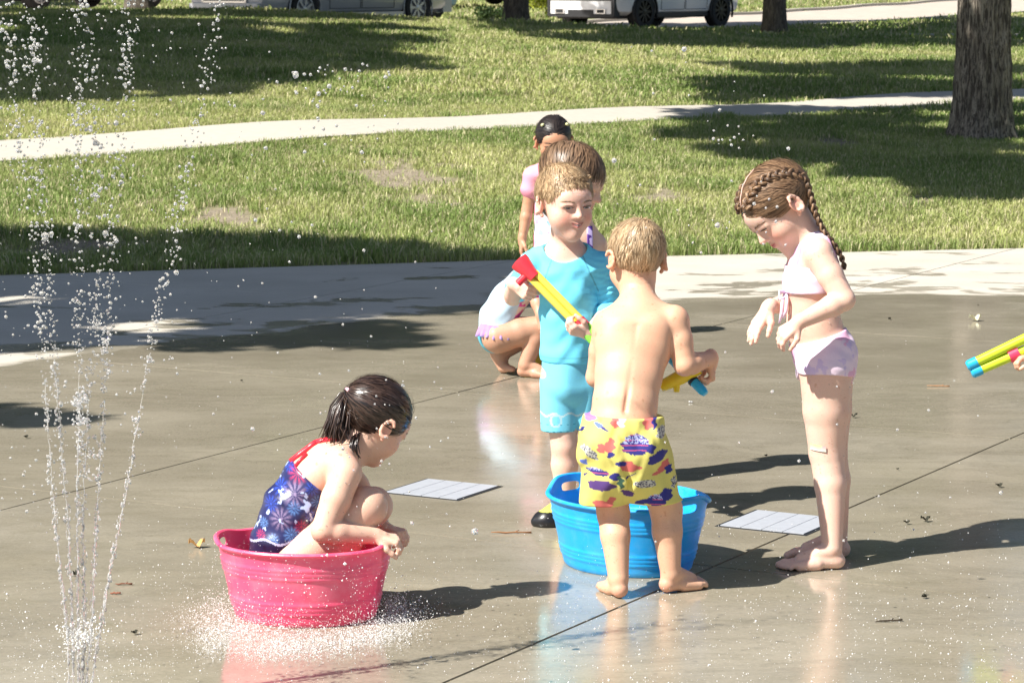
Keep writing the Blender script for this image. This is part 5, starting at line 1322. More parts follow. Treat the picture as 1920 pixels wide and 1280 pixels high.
m = MB(); t0, t1 = J(664, 733, -.0), J(656, 741, .0); ax = nrm(V3(.55, .2, .5)); r0 = nrm(np.cross(ax, V3(0, 1, 0))); r1 = np.cross(ax, r0)
m.tube([tie+V3(-.004, 0, 0)+(r0*math.cos(t)+r1*math.sin(t))*.0165 for t in np.linspace(0, 2*math.pi, 17)], .0058, 6, False, (.80, .45, .52)); m.build("hair_tie", M['cloth'], D4, True)

# ---- 5. girl squatting behind the cyan boy
Y0 = 11.6; J = lambda px, py, dy=0: P(px, py, Y0+dy)
E5 = person("barefoot girl squatting behind the cyan boy in pale rash suit with magenta hip ruffle", .02, 11.7)
hcE = J(1048, 520, .0); RE = frame((.75, -.2, -.6), (.5, 0, .85)); SE = 1.0
torsoE = Grp([loft([(J(930, 628), .070, .085, XA), (J(935, 595), .072, .085, XA), (J(955, 560), .068, .082, nrm(V3(1, 0, -.6))), (J(985, 530), .062, .085, nrm(V3(1, 0, -.9))), (J(1010, 515), .045, .06, nrm(V3(1, 0, -1)))])], .03)
hpN, hpF = J(934, 633, -.055), J(934, 628, .055); knN, knF = J(1016, 612, -.06), J(1022, 612, .08); anN, anF = J(985, 676, -.08), J(934, 672, .05)
dN = V3(.93, -.3, 0); dF = nrm(V3(.35, -.05, -.93))
solid("body", [torsoE, Grp([cone(J(1010, 515), J(1035, 518), .045, .043)], .02, kj=.03)] + head_groups(hcE, RE, SE) + [
    leg_groups(hpN, knN, V3(anN[0], anN[1], .052), (.066, .046, .042, .029), V3(-1, 0, 0)), leg_groups(hpF, knF, J(942, 662, .05), (.066, .044, .042, .03), V3(-1, 0, 0)),
    foot_group(V3(anN[0], anN[1], .052), dN, .17), Grp([cone(J(936, 664, .05), J(944, 688, .03), .029, .020), cone(J(944, 688, .03), J(962, 692, -.02), .020, .012), cone(J(930, 662, .05), J(938, 676, .05), .024, .024)], .02, kj=.02),
    arm_groups(J(1000, 527, -.07), J(1006, 560, -.07), J(1014, 592, -.12), (.034, .027, .025, .019)), arm_groups(J(1000, 527, .08), J(1015, 560, .1), J(1030, 592, .08), (.034, .027, .025, .019)),
    hand_group(J(1014, 592, -.12), (.3, -.2, -.9), (0, 1, 0), 1), hand_group(J(1030, 592, .08), (.3, -.2, -.9), (0, 1, 0), 1)],
    .0036, M['skin'], E5, skin_colour(OLIVE, [(hcE, RE, SE, .6)]), extra=ground_cut())
def suitE(D, X, Y, Z): return D + fold_noise(X, Y, Z, 60, .0014, 2, (1, .5, 1.6))
def suitEc(v):
    u = 960+v[:, 0]*FPX/11.5; w = 600+(J(930, 600)[2]-v[:, 2])*455
    c = np.tile(np.array((.50, .66, .78)), (len(v), 1)); c[w > 625] = (.12, .48, .62)
    fr_ = u > 962+(600-w)*.35; n = vnoise(v, 30, 8); c[fr_ & (w > 545)] = (.62, .10, .38); c[fr_ & (w > 545) & (n > .55)] = (.70, .65, .60); return c
solid("swimsuit", [Grp(torsoE.p, .03), Grp([cone(J(1000, 527, -.07), J(1004, 548, -.07), .036, .031)], .01, kj=.02)], .0036, M['cloth'], E5, suitEc, off=.006, extra=suitE)
m = MB(); v = []; nf = 60
for i in range(nf+1):
    t = i/nf; a = -2.7+t*3.4; q = J(938, 612) ; rx, ry = .088, .098; wob = .004*math.sin(i*1.3)
    for kx, (dr, dz) in enumerate(((0, .012), (.012+wob, -.012), (.022+wob*2.2, -.038-.004*math.sin(i*.9)))):
        v.append((q[0]+math.cos(a)*(rx+dr), q[1]+math.sin(a)*(ry+dr), q[2]+dz+.035*math.cos(a)*-.3))
f = [(i*3+k, i*3+k+1, i*3+k+4, i*3+k+3) for i in range(nf) for k in range(2)]
rf = mesh_obj("ruffle", v, f, M['cloth'], E5, True, np.array([((.66, .22, .70) if k < 2 else (.50, .40, .78)) for i in range(nf+1) for k in range(3)]))
md = rf.modifiers.new("t", 'SOLIDIFY'); md.thickness = .003
hair_cap("hair", hcE, RE, SE, face_cut(), .01, M['hair'], E5, [(.06, .035, .02), (.10, .06, .035)], .004)

# ---- 6. girl in pink sleeves standing further back
Y0 = 12.66; J = lambda px, py, dy=0: P(px, py, Y0+dy)
H6 = person("dark haired girl in pink cap sleeve top standing furthest back by the grass", .20, 12.66)
hcH = J(1038, 265, -.03); RH = frame((.10, -.93, -.30), (0, -.2, 1)); SH = 1.0
shR, shL = J(1000, 330), J(1075, 330); elR, wrR = J(989, 392, -.0), J(979, 448, -.03)
torsoH = Grp([loft([(J(1037, 480), .088, .072, XA), (J(1037, 445), .080, .068, XA), (J(1037, 400), .078, .066, XA), (J(1037, 360), .082, .062, XA), (J(1037, 330), .085, .055, XA), (J(1037, 316), .05, .042, XA)]),
              cone(shR, J(1037, 316), .033, .04), cone(shL, J(1037, 316), .033, .04)], .03)
anR, anL = V3(*G(1020, 640)[:2], .052), V3(*G(1056, 640)[:2], .052)
solid("body", [torsoH, Grp([cone(J(1037, 316), J(1038, 290), .042, .04)], .02, kj=.03)] + head_groups(hcH, RH, SH) + [
    arm_groups(shR, elR, wrR, (.032, .026, .025, .018)), arm_groups(shL, J(1086, 392), J(1092, 448), (.032, .026, .025, .018)),
    hand_group(wrR, (-.05, -.1, -1), (1, 0, 0), 1, 1, (.3, .3, .3)), hand_group(J(1092, 448), (0, -.1, -1), (-1, 0, 0), -1, 1, (.3, .3, .3)),
    leg_groups(J(1020, 480), J(1020, 560), anR, (.06, .044, .042, .028), V3(0, 1, 0)), leg_groups(J(1056, 480), J(1056, 560), anL, (.06, .044, .042, .028), V3(0, 1, 0)),
    foot_group(anR, (0, -1, 0), .17, side=-1), foot_group(anL, (0, -1, 0), .17, side=1)], .0036, M['skin'], H6, skin_colour((.50, .265, .16), [(hcH, RH, SH, .7)]), extra=ground_cut())
eyes(hcH, RH, SH, H6, (.02, .015, .01), .5, brow=(.03, .02, .02), lipc=(.40, .13, .11))
def topH(D, X, Y, Z):
    d = np.sqrt((X-hcH[0])**2+(Y-hcH[1])**2+(Z-hcH[2]+.05)**2)-.085
    return np.maximum(D + fold_noise(X, Y, Z, 40, .002, 2), -d)
def topHc(v):
    u = (v[:, 0]-J(1037, 400)[0]); n = vnoise(v, 40, 6); c = np.tile(np.array((.66, .68, .74)), (len(v), 1)); c[n > .62] = (.30, .50, .66); c[n < .30] = (.66, .35, .5)
    pk = (v[:, 2] > J(1037, 345)[2]) | (np.abs(u) > .083); c[pk] = (.80, .32, .42); return c
solid("swim_top", [Grp(torsoH.p, .03), Grp([cone(shR, shR*.6+elR*.4, .040, .042)], .01, kj=.015), Grp([cone(shL, shL*.6+J(1086, 392)*.4, .040, .042)], .01, kj=.015)], .0036, M['cloth'], H6, topHc, off=.006, extra=topH)
blk = [(.022, .016, .014), (.05, .038, .034), (.01, .008, .008)]
kH = face_cut(nape=-.04)
hair_cap("hair", hcH, RH, SH, kH, .006, M['hair'], H6, [(.02, .014, .012), (.035, .026, .024)], .0036)
sf, _, _ = scalp(hcH, RH, SH, .009); bun = hcH+RH @ V3(0, -.11, .03)
hair_strands("hair_strand_layer", hair_roots(hcH, RH, SH, lambda q, r: (kH(q) < .001) & (np.abs(q[:, 0]) > .003)), lambda p: (((p-hcH) @ RH)[:, :1]*np.array([[12, 0, 0]])+np.array([[0, -.8, -.25]])) @ RH.T, sf, 1600, .06, .003, 5, blk, H6, 12, .002, .1)
m = MB()
for s in (-1, 1):
    a = hcH+RH @ V3(s*.050, .035, .095); m.tube([a, a+RH @ V3(s*.010, -.004, -.006)], .006, 8)
m.build("hair_clip", simple("pale_yellow_clip", (.7, .7, .35), .4), H6, True)

# ---- 7. brown haired girl directly behind the cyan boy
Y0 = 9.05; J = lambda px, py, dy=0: P(px, py, Y0+dy)
I7 = person("brown haired girl with purple straps standing right behind the cyan boy's head", .235, 9.05)
hcI = J(1072, 340, .0); RI = frame((.80, -.35, -.35), (.2, 0, 1)); SI = 1.08
shR, shL = J(1062, 468, -.09), J(1116, 458, .09)
torsoI = Grp([loft([(J(1095, 640), .075, .088, XA), (J(1095, 590), .070, .082, XA), (J(1095, 540), .066, .080, XA), (J(1092, 500), .068, .085, XA), (J(1088, 462), .062, .085, XA), (J(1086, 442), .044, .055, XA)]),
              cone(J(1066, 460, -.08), J(1086, 440), .034, .04), cone(J(1112, 455, .02), J(1086, 440), .036, .04)], .03)
anR, anL = V3(*G(1108, 905)[:2], .052), V3(*G(1130, 900)[:2], .052)
solid("body", [torsoI, Grp([cone(J(1086, 442), J(1078, 390), .043, .041)], .02, kj=.03)] + head_groups(hcI, RI, SI) + [
    arm_groups(J(1118, 462, .03), J(1132, 540, .05), J(1122, 600, .0), (.035, .028, .026, .019)), arm_groups(J(1070, 468, -.08), J(1060, 540, -.09), J(1076, 600, -.12), (.035, .028, .026, .019)),
    hand_group(J(1122, 600, 0), (.3, -.3, -.9), (0, 1, 0), 1), hand_group(J(1076, 600, -.12), (.3, -.3, -.9), (0, 1, 0), -1),
    leg_groups(J(1100, 650, -.045), J(1112, 780, -.03), anR, (.06, .044, .042, .028), V3(0, 1, 0)), leg_groups(J(1100, 650, .05), J(1130, 780, .06), anL, (.06, .044, .042, .028), V3(0, 1, 0)),
    foot_group(anR, (1, -.3, 0), .17, side=1), foot_group(anL, (1, -.1, 0), .17, side=-1)], .0036, M['skin'], I7, skin_colour(FAIR2, [(hcI, RI, SI, .7)]), extra=ground_cut())
zi = J(1095, 478)[2]; yi = 9.05; si = J(1112, 455, 0)
def suitI(D, X, Y, Z):
    st_ = np.abs(X-(si[0]-.012)) < .010
    return np.where(st_ , D, np.maximum(D, Z-zi))
solid("swimsuit", [Grp(torsoI.p, .03)], .0036, M['cloth'], I7, lambda v: np.where((vnoise(v, 35, 5) > .56)[:, None], np.array((.55, .45, .75)), np.array((.08, .03, .22))), off=.005, extra=suitI, bounds=(V3(-9, -9, J(1095, 680)[2]), V3(9, 99, 9)))
kI = face_cut(nape=-.07)
brn = [(.19, .115, .065), (.30, .19, .115), (.10, .06, .035)]
hair_cap("hair", hcI, RI, SI, kI, .010, M['hair'], I7, [(.15, .09, .05), (.22, .135, .08)], .0036)
sf, _, _ = scalp(hcI, RI, SI, .013)
hair_strands("hair_strand_layer", hair_roots(hcI, RI, SI, lambda q, r: kI(q) < .001), lambda p: np.tile(V3(.05, 0, -1), (len(p), 1))+(((p-hcI) @ RI)[:, :1]*np.array([[9, 0, 0]])) @ RI.T, sf, 2400, .085, .003, 7, brn, I7, 14, .003, .12)
m = MB(); rs = np.random.RandomState(8)
for k in range(150):                                         # long loose hair down the back and past the cheek
    a = rs.uniform(-2.6, 1.1); rr = .078*SI; b = hcI+RI @ (V3(math.sin(a)*.078, -math.cos(a)*.095*(1 if math.cos(a) > 0 else .35), rs.uniform(-.01, .05))*SI); ln = rs.uniform(.07, .13)
    m.tube([b, b+V3(.003, 0, -ln*.4)+(b-hcI)*V3(.08, .08, 0), b+V3(rs.uniform(-.005, .012), rs.uniform(-.01, .01), -ln)], [.0035, .0035, .0008], 4, True, tuple(np.array(brn[rs.randint(3)])))
m.build("loose_hair", M['hair'], I7, True)

# ---- 8. child at the right edge holding a double shooter
Y0 = 8.5; J = lambda px, py, dy=0: P(px, py, Y0+dy)
K8 = person("child at the right edge whose hand grips a lime double barrelled water shooter", 1.98, 8.55)
hcK = V3(1.96, 8.5, .98); RK = frame((-.9, -.1, -.3), (0, 0, 1)); gx = 2.0
shR = V3(1.93, 8.40, .80); wrK = J(1944, 668, .0)
torsoK = Grp([loft([(V3(gx, 8.5, .50), .078, .085, XA), (V3(gx, 8.5, .60), .070, .080, XA), (V3(gx-.01, 8.5, .72), .070, .086, XA), (V3(gx-.02, 8.5, .83), .05, .07, XA)]), cone(shR, V3(1.98, 8.5, .84), .034, .04), cone(V3(1.95, 8.6, .80), V3(1.98, 8.5, .84), .034, .04)], .03)
solid("body", [torsoK, Grp([cone(V3(1.98, 8.5, .84), V3(1.965, 8.5, .92), .043, .04)], .02, kj=.03)] + head_groups(hcK, RK, 1.03) + [
    arm_groups(shR, V3(1.90, 8.40, .64), wrK, (.034, .027, .026, .019)), arm_groups(V3(1.95, 8.6, .80), V3(1.93, 8.63, .66), V3(1.80, 8.58, .60), (.034, .027, .026, .019)),
    hand_group(wrK, (-1, -.1, -.05), (.1, .1, -1), 1, .95, curls=[(.9, .9, .6)]*4), hand_group(V3(1.80, 8.58, .60), (-1, 0, 0), (0, -.5, -1), -1, .95, (.8, .8, .5)),
    leg_groups(V3(2.0, 8.45, .48), V3(1.99, 8.45, .28), V3(2.0, 8.45, .06), (.062, .044, .042, .028), V3(1, 0, 0)), leg_groups(V3(2.0, 8.56, .48), V3(1.99, 8.57, .28), V3(2.0, 8.57, .06), (.062, .044, .042, .028), V3(1, 0, 0)),
    foot_group(V3(2.0, 8.45, .052), (-1, -.1, 0), .16), foot_group(V3(2.0, 8.57, .052), (-1, .1, 0), .16, side=-1)], .0036, M['skin'], K8, skin_colour(TAN, [(hcK, RK, 1.03, .8)]), extra=ground_cut())
def shK(D, X, Y, Z): return np.maximum(np.maximum(D, Z-.56), .30-Z)
solid("swim_shorts", [Grp([loft([(V3(gx, 8.5, .60), .080, .09, XA), (V3(gx, 8.5, .45), .09, .10, XA)]), cone(V3(2.0, 8.45, .46), V3(1.99, 8.44, .26), .07, .066), cone(V3(2.0, 8.56, .46), V3(1.99, 8.58, .26), .07, .066)], .02)], .004, M['cloth'], K8, (.05, .10, .30), off=.005, extra=shK)
hair_cap("hair", hcK, RK, 1.03, face_cut(), .008, M['hair'], K8, [(.16, .10, .06), (.22, .14, .08)], .004)
eyes(hcK, RK, 1.03, K8, (.08, .06, .05), .8)
# ------------------------------------------------------------------ tubs
def tub_mat(name, c, dust=.10):
    m, nt, b = new_mat(name)
    n = noise_tex(nt, 14, 5, .65); n2 = noise_tex(nt, 160, 3, .6)
    f = mathn(nt, 'MULTIPLY', ramp(nt, n.outputs[0], [(.45, 0), (.75, 1)]).outputs[0], dust)
    L(nt, mixc(nt, f, c, (.8, .8, .8)), b.inputs["Base Color"]); b.inputs["Roughness"].default_value = .36
    b.inputs["Subsurface Weight"].default_value = .25; b.inputs["Subsurface Scale"].default_value = .02; b.inputs["Subsurface Radius"].default_value = (1, .6, .8)
    bump(nt, b, n2.outputs[0], .15, .001); return m
M['pink'] = tub_mat("pink_plastic", (.95, .09, .20), .16); M['blue'] = tub_mat("blue_plastic", (.010, .36, .82), .08)
def tub(cx, cy, rx, ry, h, az, mat, label, handle_up=.028, tilt=(0, 0)):
    e = empty("party_tub", (cx, cy, .001), label, "tub", "oval party tubs", None, az)
    e.rotation_euler = (tilt[0], tilt[1], az)
    n = 128; t = .0035; bs = .80
    def ring(sc, z, extra=0, lift=0):
        out = []
        for k in range(n):
            a = 2*math.pi*k/n; lf = lift*math.exp(-((math.sin(a))/.42)**4)*1.0 if lift else 0
            out.append((math.cos(a)*(rx*sc+extra), math.sin(a)*(ry*sc+extra), z+lf))
        return out
    prof = [(0.0, .006, -.012), (0, .0, -.004), (.008, .0, 0)]
    outer = []
    def S(z): return bs+(1-bs)*(z/h)**.9
    zs = [.0, .003, .012, .020]
    rows = []
    rows.append((S(0)*.55, .004, 0, 0)); rows.append((S(0)*.93, .003, -.004, 0)); rows.append((S(0), .0, -.003, 0)); rows.append((S(.006), .006, 0, 0))
    for z in np.linspace(.015, h-.012, 44):
        r = 0
        for zc in (.24*h, .30*h, .36*h*0+.18*h, .66*h, .72*h, .78*h):
            r += .0028*math.exp(-((z-zc)/.0042)**2)
        rows.append((S(z), z, r, handle_up*max(0, (z-h*.72)/(h*.28))))
    rows += [(1, h-.006, .001, handle_up), (1, h-.004, .008, handle_up), (1, h, .010, handle_up), (1, h+.004, .007, handle_up), (1, h+.005, .001, handle_up), (1, h+.002, -t, handle_up)]
    for z in np.linspace(h-.012, .010, 30):
        r = 0
        for zc in (.24*h, .30*h, .18*h, .66*h, .72*h, .78*h): r += .0028*math.exp(-((z-zc)/.0042)**2)
        rows.append((S(z), z, r-t, handle_up*max(0, (z-h*.72)/(h*.28))))
    rows += [(S(.008)*.9, .0075, -t, 0), (S(.008)*.5, .0075, 0, 0)]
    v = [];
    for sc, z, ex, lf in rows: v += ring(sc, z, ex, lf)
    m_ = len(rows); f = [(i*n+k, i*n+(k+1) % n, (i+1)*n+(k+1) % n, (i+1)*n+k) for i in range(m_-1) for k in range(n)]
    f += [tuple(range(n))[::-1], tuple((m_-1)*n+k for k in range(n))]
    o = mesh_obj("tub_body", v, f, mat, None, False); o.parent = e
    bm = bmesh.new(); bm.from_mesh(o.data); bmesh.ops.recalc_face_normals(bm, faces=bm.faces); bm.to_mesh(o.data); bm.free()
    for s in (-1, 1):                                        # hand holes at the two ends
        pts = []; hw, hh = .036, .0125; N_ = 24
        for k in range(N_):
            a = 2*math.pi*k/N_; c, s_ = math.cos(a), math.sin(a); q = 3.2
            pts.append((hw*abs(c)**(2/q)*(1 if c > 0 else -1), hh*abs(s_)**(2/q)*(1 if s_ > 0 else -1)))
        zc = h-.018+handle_up*.55; vv = [(s*rx*.75, y, zc+z) for y, z in pts]+[(s*rx*1.3, y, zc+z) for y, z in pts]
        ff = [tuple(range(N_)), tuple(N_+k for k in range(N_))[::-1]]+[(k, N_+k, N_+(k+1) % N_, (k+1) % N_) for k in range(N_)]
        c_ = mesh_obj("cut", vv, ff, None, None, False); c_.parent = e
        bm = bmesh.new(); bm.from_mesh(c_.data); bmesh.ops.recalc_face_normals(bm, faces=bm.faces); bm.to_mesh(c_.data); bm.free()
        bpy.context.view_layer.update(); boolean_cut(o, c_)
    autosmooth(o, 42)
    return e
tub(.326, 7.83, .246, .200, .196, R_(-48), M['blue'], "bright blue oval tub with handle holes in front of the cyan boy")
tub(-.537, 7.205, .229, .188, .196, R_(-8), M['pink'], "hot pink oval tub with the crouching girl inside it", .012)
bt = V3(.326, 7.83, 0)
m = MB(); n = 64; v = [(bt[0]+math.cos(a+R_(-50))*.196*math.cos(0)*1.0, 0, 0) for a in ()]
v = []
for k in range(n):
    a = 2*math.pi*k/n; x, y = math.cos(a)*.216, math.sin(a)*.176; c, s = math.cos(R_(-48)), math.sin(R_(-48)); v.append((bt[0]+x*c-y*s, bt[1]+x*s+y*c, .105))
wt = mesh_obj("tub_water", v, [tuple(range(n))], M['pool'], None, False); tag(wt, "shallow clear water filling the blue tub halfway", "water")

# ------------------------------------------------------------------ toys
def thing_tube(e, name, pts, r, col, n=14):
    m = MB(); m.tube(pts, r, n, True, col); o = m.build(name, M['vcol'], e, False); return autosmooth(o, 40)
RED, YEL, GRN, CYA, LIM = (.75, .04, .06), (.80, .62, .08), (.22, .60, .06), (.02, .42, .70), (.55, .72, .03)
J = lambda px, py, dy=0: P(px, py, 8.48+dy)
g0 = J(998, 515, -.10); g1 = J(1089, 608, -.16); e = empty("water_shooter", g0, "yellow double barrelled water shooter with red handle held by the cyan boy", "water toy")
ax = nrm(g1-g0); up = nrm(np.cross(ax, V3(0, 1, 0))); 
for s in (-1, 1): thing_tube(e, "barrel", [g0+up*s*.0105, g1+up*s*.0105], .0105, YEL)
thing_tube(e, "handle", [g0-ax*.058, g0-ax*.045, g0-ax*.01, g0+ax*.012], [.030, .030, .021, .019], RED)
thing_tube(e, "grip", [g0-ax*.012+up*.01, g0-ax*.012-up*.050], [.013, .011], RED)
thing_tube(e, "collar", [g1-ax*.012, g1+ax*.014], .023, RED)
g2 = g1+ax*.11
for s in (-1, 1): thing_tube(e, "plunger", [g1+up*s*.0105, g2+up*s*.0105], .0112, GRN)
J = lambda px, py, dy=0: P(px, py, 7.45+dy)
a0, a1 = J(1255, 668, .20), J(1323, 738, .13); e = empty("water_shooter", a0, "blue and yellow water shooter poking out past the shirtless boy's right arm", "water toy")
ax = nrm(a1-a0); thing_tube(e, "barrel", [a0, a1-ax*.03, a1-ax*.012, a1], [.0135, .0135, .013, .009], CYA)
thing_tube(e, "ring", [a1-ax*.055, a1-ax*.047], .0155, (.01, .02, .04))
b0, b1 = J(1240, 724, .17), J(1312, 690, .15); thing_tube(e, "body", [b0, b0*.5+b1*.5, b1], [.016, .021, .016], (.82, .60, .02)); thing_tube(e, "trigger", [b0*.6+b1*.4, b0*.6+b1*.4+V3(0, 0, -.035)], [.012, .008], (.82, .60, .02))
J = lambda px, py, dy=0: P(px, py, 8.5+dy)
e = empty("water_shooter", J(1900, 665), "lime double barrelled water shooter with cyan tips entering from the right edge", "water toy")
for (p0, p1) in (((1813, 687), (1935, 628)), ((1821, 700), (1938, 650))):
    q0, q1 = J(*p0), J(*p1); ax = nrm(q1-q0); thing_tube(e, "barrel", [q0+ax*.03, q1], .0150, LIM); thing_tube(e, "nozzle", [q0, q0+ax*.006, q0+ax*.034], [.012, .0172, .0172], CYA)
q0, q1 = J(1892, 669), J(1910, 661); thing_tube(e, "collar", [q0, q1], .020, (.72, .05, .12))
# little yellow bucket by the squatting girl
bk = V3(.118, 11.80, 0); e = empty("sand_bucket", bk, "small yellow bucket between the squatting girl and the cyan boy", "bucket")
m = MB(); m.lathe([(.055, .002), (.060, .0), (.078, .14), (.083, .142), (.083, .15), (.075, .15), (.058, .006)], 32, 'z', YEL, tuple(bk)); autosmooth(m.build("pail", M['vcol'], e), 40)
m = MB(); m.tube([bk+V3(.08*math.cos(t), .0, .14+.07*math.sin(t)) for t in np.linspace(0, math.pi, 13)], .003, 6, True, (.8, .8, .8)); m.build("handle", M['vcol'], e, True)

# ------------------------------------------------------------------ leaves, twigs and scraps on the pad
M['dead'] = attr_mat("dry_leaf", .8, .4, 60, 0, 0, 0, .15, .3, trl=.1)
def scrap(kind, px, py, size, col, label, cat, ang=0, name=None):
    g = G(px, py); rs = random.Random(int(px*7+py)); m = MB()
    if kind == 'leaf':
        n = 9; v = []
        for i in range(n):
            t = i/(n-1); w = size*.36*math.sin(math.pi*min(t*1.05, 1))**.8*(.8+.4*rs.random()); zz = .004+size*.28*math.sin(t*4+1)**2
            for s in (-1, 0, 1):
                x, y = (t-.5)*size, s*w; v.append((g[0]+x*math.cos(ang)-y*math.sin(ang), g[1]+x*math.sin(ang)+y*math.cos(ang), zz+abs(s)*size*.14*(1+math.sin(t*9+s))))
        m.add(v, [(i*3+k, i*3+k+1, i*3+k+4, i*3+k+3) for i in range(n-1) for k in (0, 1)], col)
    elif kind == 'twig':
        pts = [(g[0]+math.cos(ang)*(t-.5)*size+rs.uniform(-1, 1)*size*.03, g[1]+math.sin(ang)*(t-.5)*size+rs.uniform(-1, 1)*size*.03, .003+rs.random()*.003) for t in np.linspace(0, 1, 6)]
        m.tube(pts, [.0012, .0022, .0025, .0022, .002, .003], 6, True, col); m.tube([pts[3], tuple(np.array(pts[3])+np.array([size*.12, size*.1, .004]))], [.0016, .001], 5, True, col)
    else:
        for k in range(4):
            a, r = rs.uniform(0, 6.3), size*.3; c0 = np.array([g[0]+math.cos(a)*r*.5, g[1]+math.sin(a)*r*.3, .002]); m.box(c0[0]-r*.5, c0[0]+r*.5, c0[1]-r*.3, c0[1]+r*.3, .0008+.0007*k, .0035+.0012*k, col)
    o = m.build(name or {'leaf': 'dry_leaf', 'twig': 'twig'}.get(kind, 'scrap'), M['dead'], None, True); return tag(o, label, cat)
scrap('leaf', 369, 1027, .048, (.62, .36, .14), "curled orange brown leaf lying left of the pink tub", "leaf", .2)
scrap('twig', 957, 1000, .12, (.30, .14, .06), "reddish twig lying left of the blue tub", "twig", .05)
scrap('twig', 232, 1097, .045, (.22, .10, .06), "short brown twig on wet concrete right of the fountain, upper of two", "twig", .1)
scrap('twig', 216, 1114, .03, (.28, .10, .06), "tiny brown twig right of the fountain, lower of two", "twig", -.2)
scrap('twig', 1666, 1166, .075, (.06, .045, .03), "dark twig with a knob on the sunlit concrete at lower right", "twig", .25)
scrap('twig', 1760, 725, .09, (.45, .24, .12), "pale orange stick on the wet pad below the lime shooter", "twig", .0)
scrap('leaf', 1828, 602, .06, (.62, .60, .42), "pale shredded leaf on the pad near the right edge", "leaf", .1)
scrap('paper', 1295, 755, .026, (.75, .75, .75), "tiny white scrap on the pad right of the shirtless boy's waist", "scrap")
scrap('leaf', 1338, 616, .14, (.05, .07, .03), "dark flat leaf on the damp pad right of the shirtless boy's head", "leaf", .0) if False else None
for i, (px, py, s, l) in enumerate([(1600, 783, .03, "black leaf bit right behind the braided girl's knee"), (1735, 978, .03, "dark leaf bits above the girl's shadow at right"), (1700, 983, .02, "small dark leaf bit left of the larger one above the shadow"), (1873, 914, .024, "dark speck of leaf on the right near the slab joint"),
                              (1683, 882, .012, "round dark crumb on sunlit concrete right of the braided girl"), (1436, 857, .014, "round dark crumb above the tree shade behind the braided girl"), (140, 1080, .03, "dark leaf bit lying behind the fountain streams"), (252, 1190, .02, "dark leaf bit on the wet concrete right of the fountain"),
                              (49, 822, .02, "dark leaf bit in the shade at far left"), (453, 716, .014, "dark crumb on the wet slab above the seated girl"), (1733, 1122, .02, "dark leaf bit below the girl's shadow"), (160, 847, .012, "dark crumb on the slab joint behind the fountain"), (1668, 600, .02, "dark leaf bit on the damp edge at right"), (1834, 574, .01, "dark crumb near the pad's dry edge at right")]):
    scrap('leaf', px, py, s, (.03, .03, .02), l, "leaf", .1*i)

# ------------------------------------------------------------------ water: fountain jets, spray, splashes
def ico():
    bm = bmesh.new(); bmesh.ops.create_icosphere(bm, subdivisions=2, radius=1); v = np.array([p.co[:] for p in bm.verts]); f = np.array([[q.index for q in t.verts] for t in bm.faces]); bm.free(); return v, f
ICO = ico()
OCT = (np.array([[1,0,0],[-1,0,0],[0,1,0],[0,-1,0],[0,0,1],[0,0,-1]], float), np.array([[0,2,4],[2,1,4],[1,3,4],[3,0,4],[2,0,5],[1,2,5],[3,1,5],[0,3,5]]))
def drops(name, pos, rad, mat, label, cat=None, parent=None, kind=None, prim=ICO, stretch=None, group=None, wob=.18, seed=0):
    pos = np.asarray(pos); n = len(pos); v0, f0 = prim; k = len(v0); rs = np.random.RandomState(seed)
    st = np.ones((n, 1, 3)) if stretch is None else np.asarray(stretch).reshape(n, 1, 3)
    w = 1+wob*rs.randn(n, k, 1)*(.5) if prim is ICO else 1+.0*rs.randn(n, k, 1)
    V = pos[:, None, :] + v0[None]*np.asarray(rad)[:, None, None]*st*w
    Fc = (f0[None]+(np.arange(n)*k)[:, None, None]).reshape(-1, 3)
    return tag(mesh_obj(name, V.reshape(-1, 3), Fc, mat, parent, True), label, cat, group, kind)
YF = 6.25
jets = [[(131, 1400), (127, 1200), (108, 1020), (95, 880), (84, 700), (72, 560), (55, 400), (30, 210), (8, 0), (-20, -200)],
        [(140, 1400), (136, 1200), (127, 960), (115, 860), (105, 700), (92, 520), (80, 350), (66, 150), (55, -50), (45, -200)],
        [(148, 1400), (147, 1200), (145, 900), (150, 760), (146, 600), (146, 400), (144, 100), (146, -100), (150, -250)],
        [(152, 1400), (158, 1200), (155, 950), (165, 760), (180, 560), (190, 400), (178, 250), (170, 100), (168, -100)],
        [(156, 1400), (170, 1200), (182, 950), (195, 760), (203, 600), (214, 420), (228, 220), (238, 80), (246, -80)],
        [(165, 1400), (180, 1230), (205, 1080), (235, 930), (262, 770), (283, 640), (318, 480), (352, 310), (385, 150), (412, 20), (440, -120)]]
fe = empty("fountain_jet", G(150, 1400)*V3(1, 1, 0), "spray fountain at the far left rising from the pad in thin beaded streams", "fountain")
rs = np.random.RandomState(21)
m = MB(); bx_ = G(150, 1400); m.lathe([(.0, .004), (.06, .004), (.075, .0), (.075, -.002)], 32, 'z', None, (bx_[0], bx_[1], .001)); m.build("nozzle_plate", M['chrome'], fe, True)
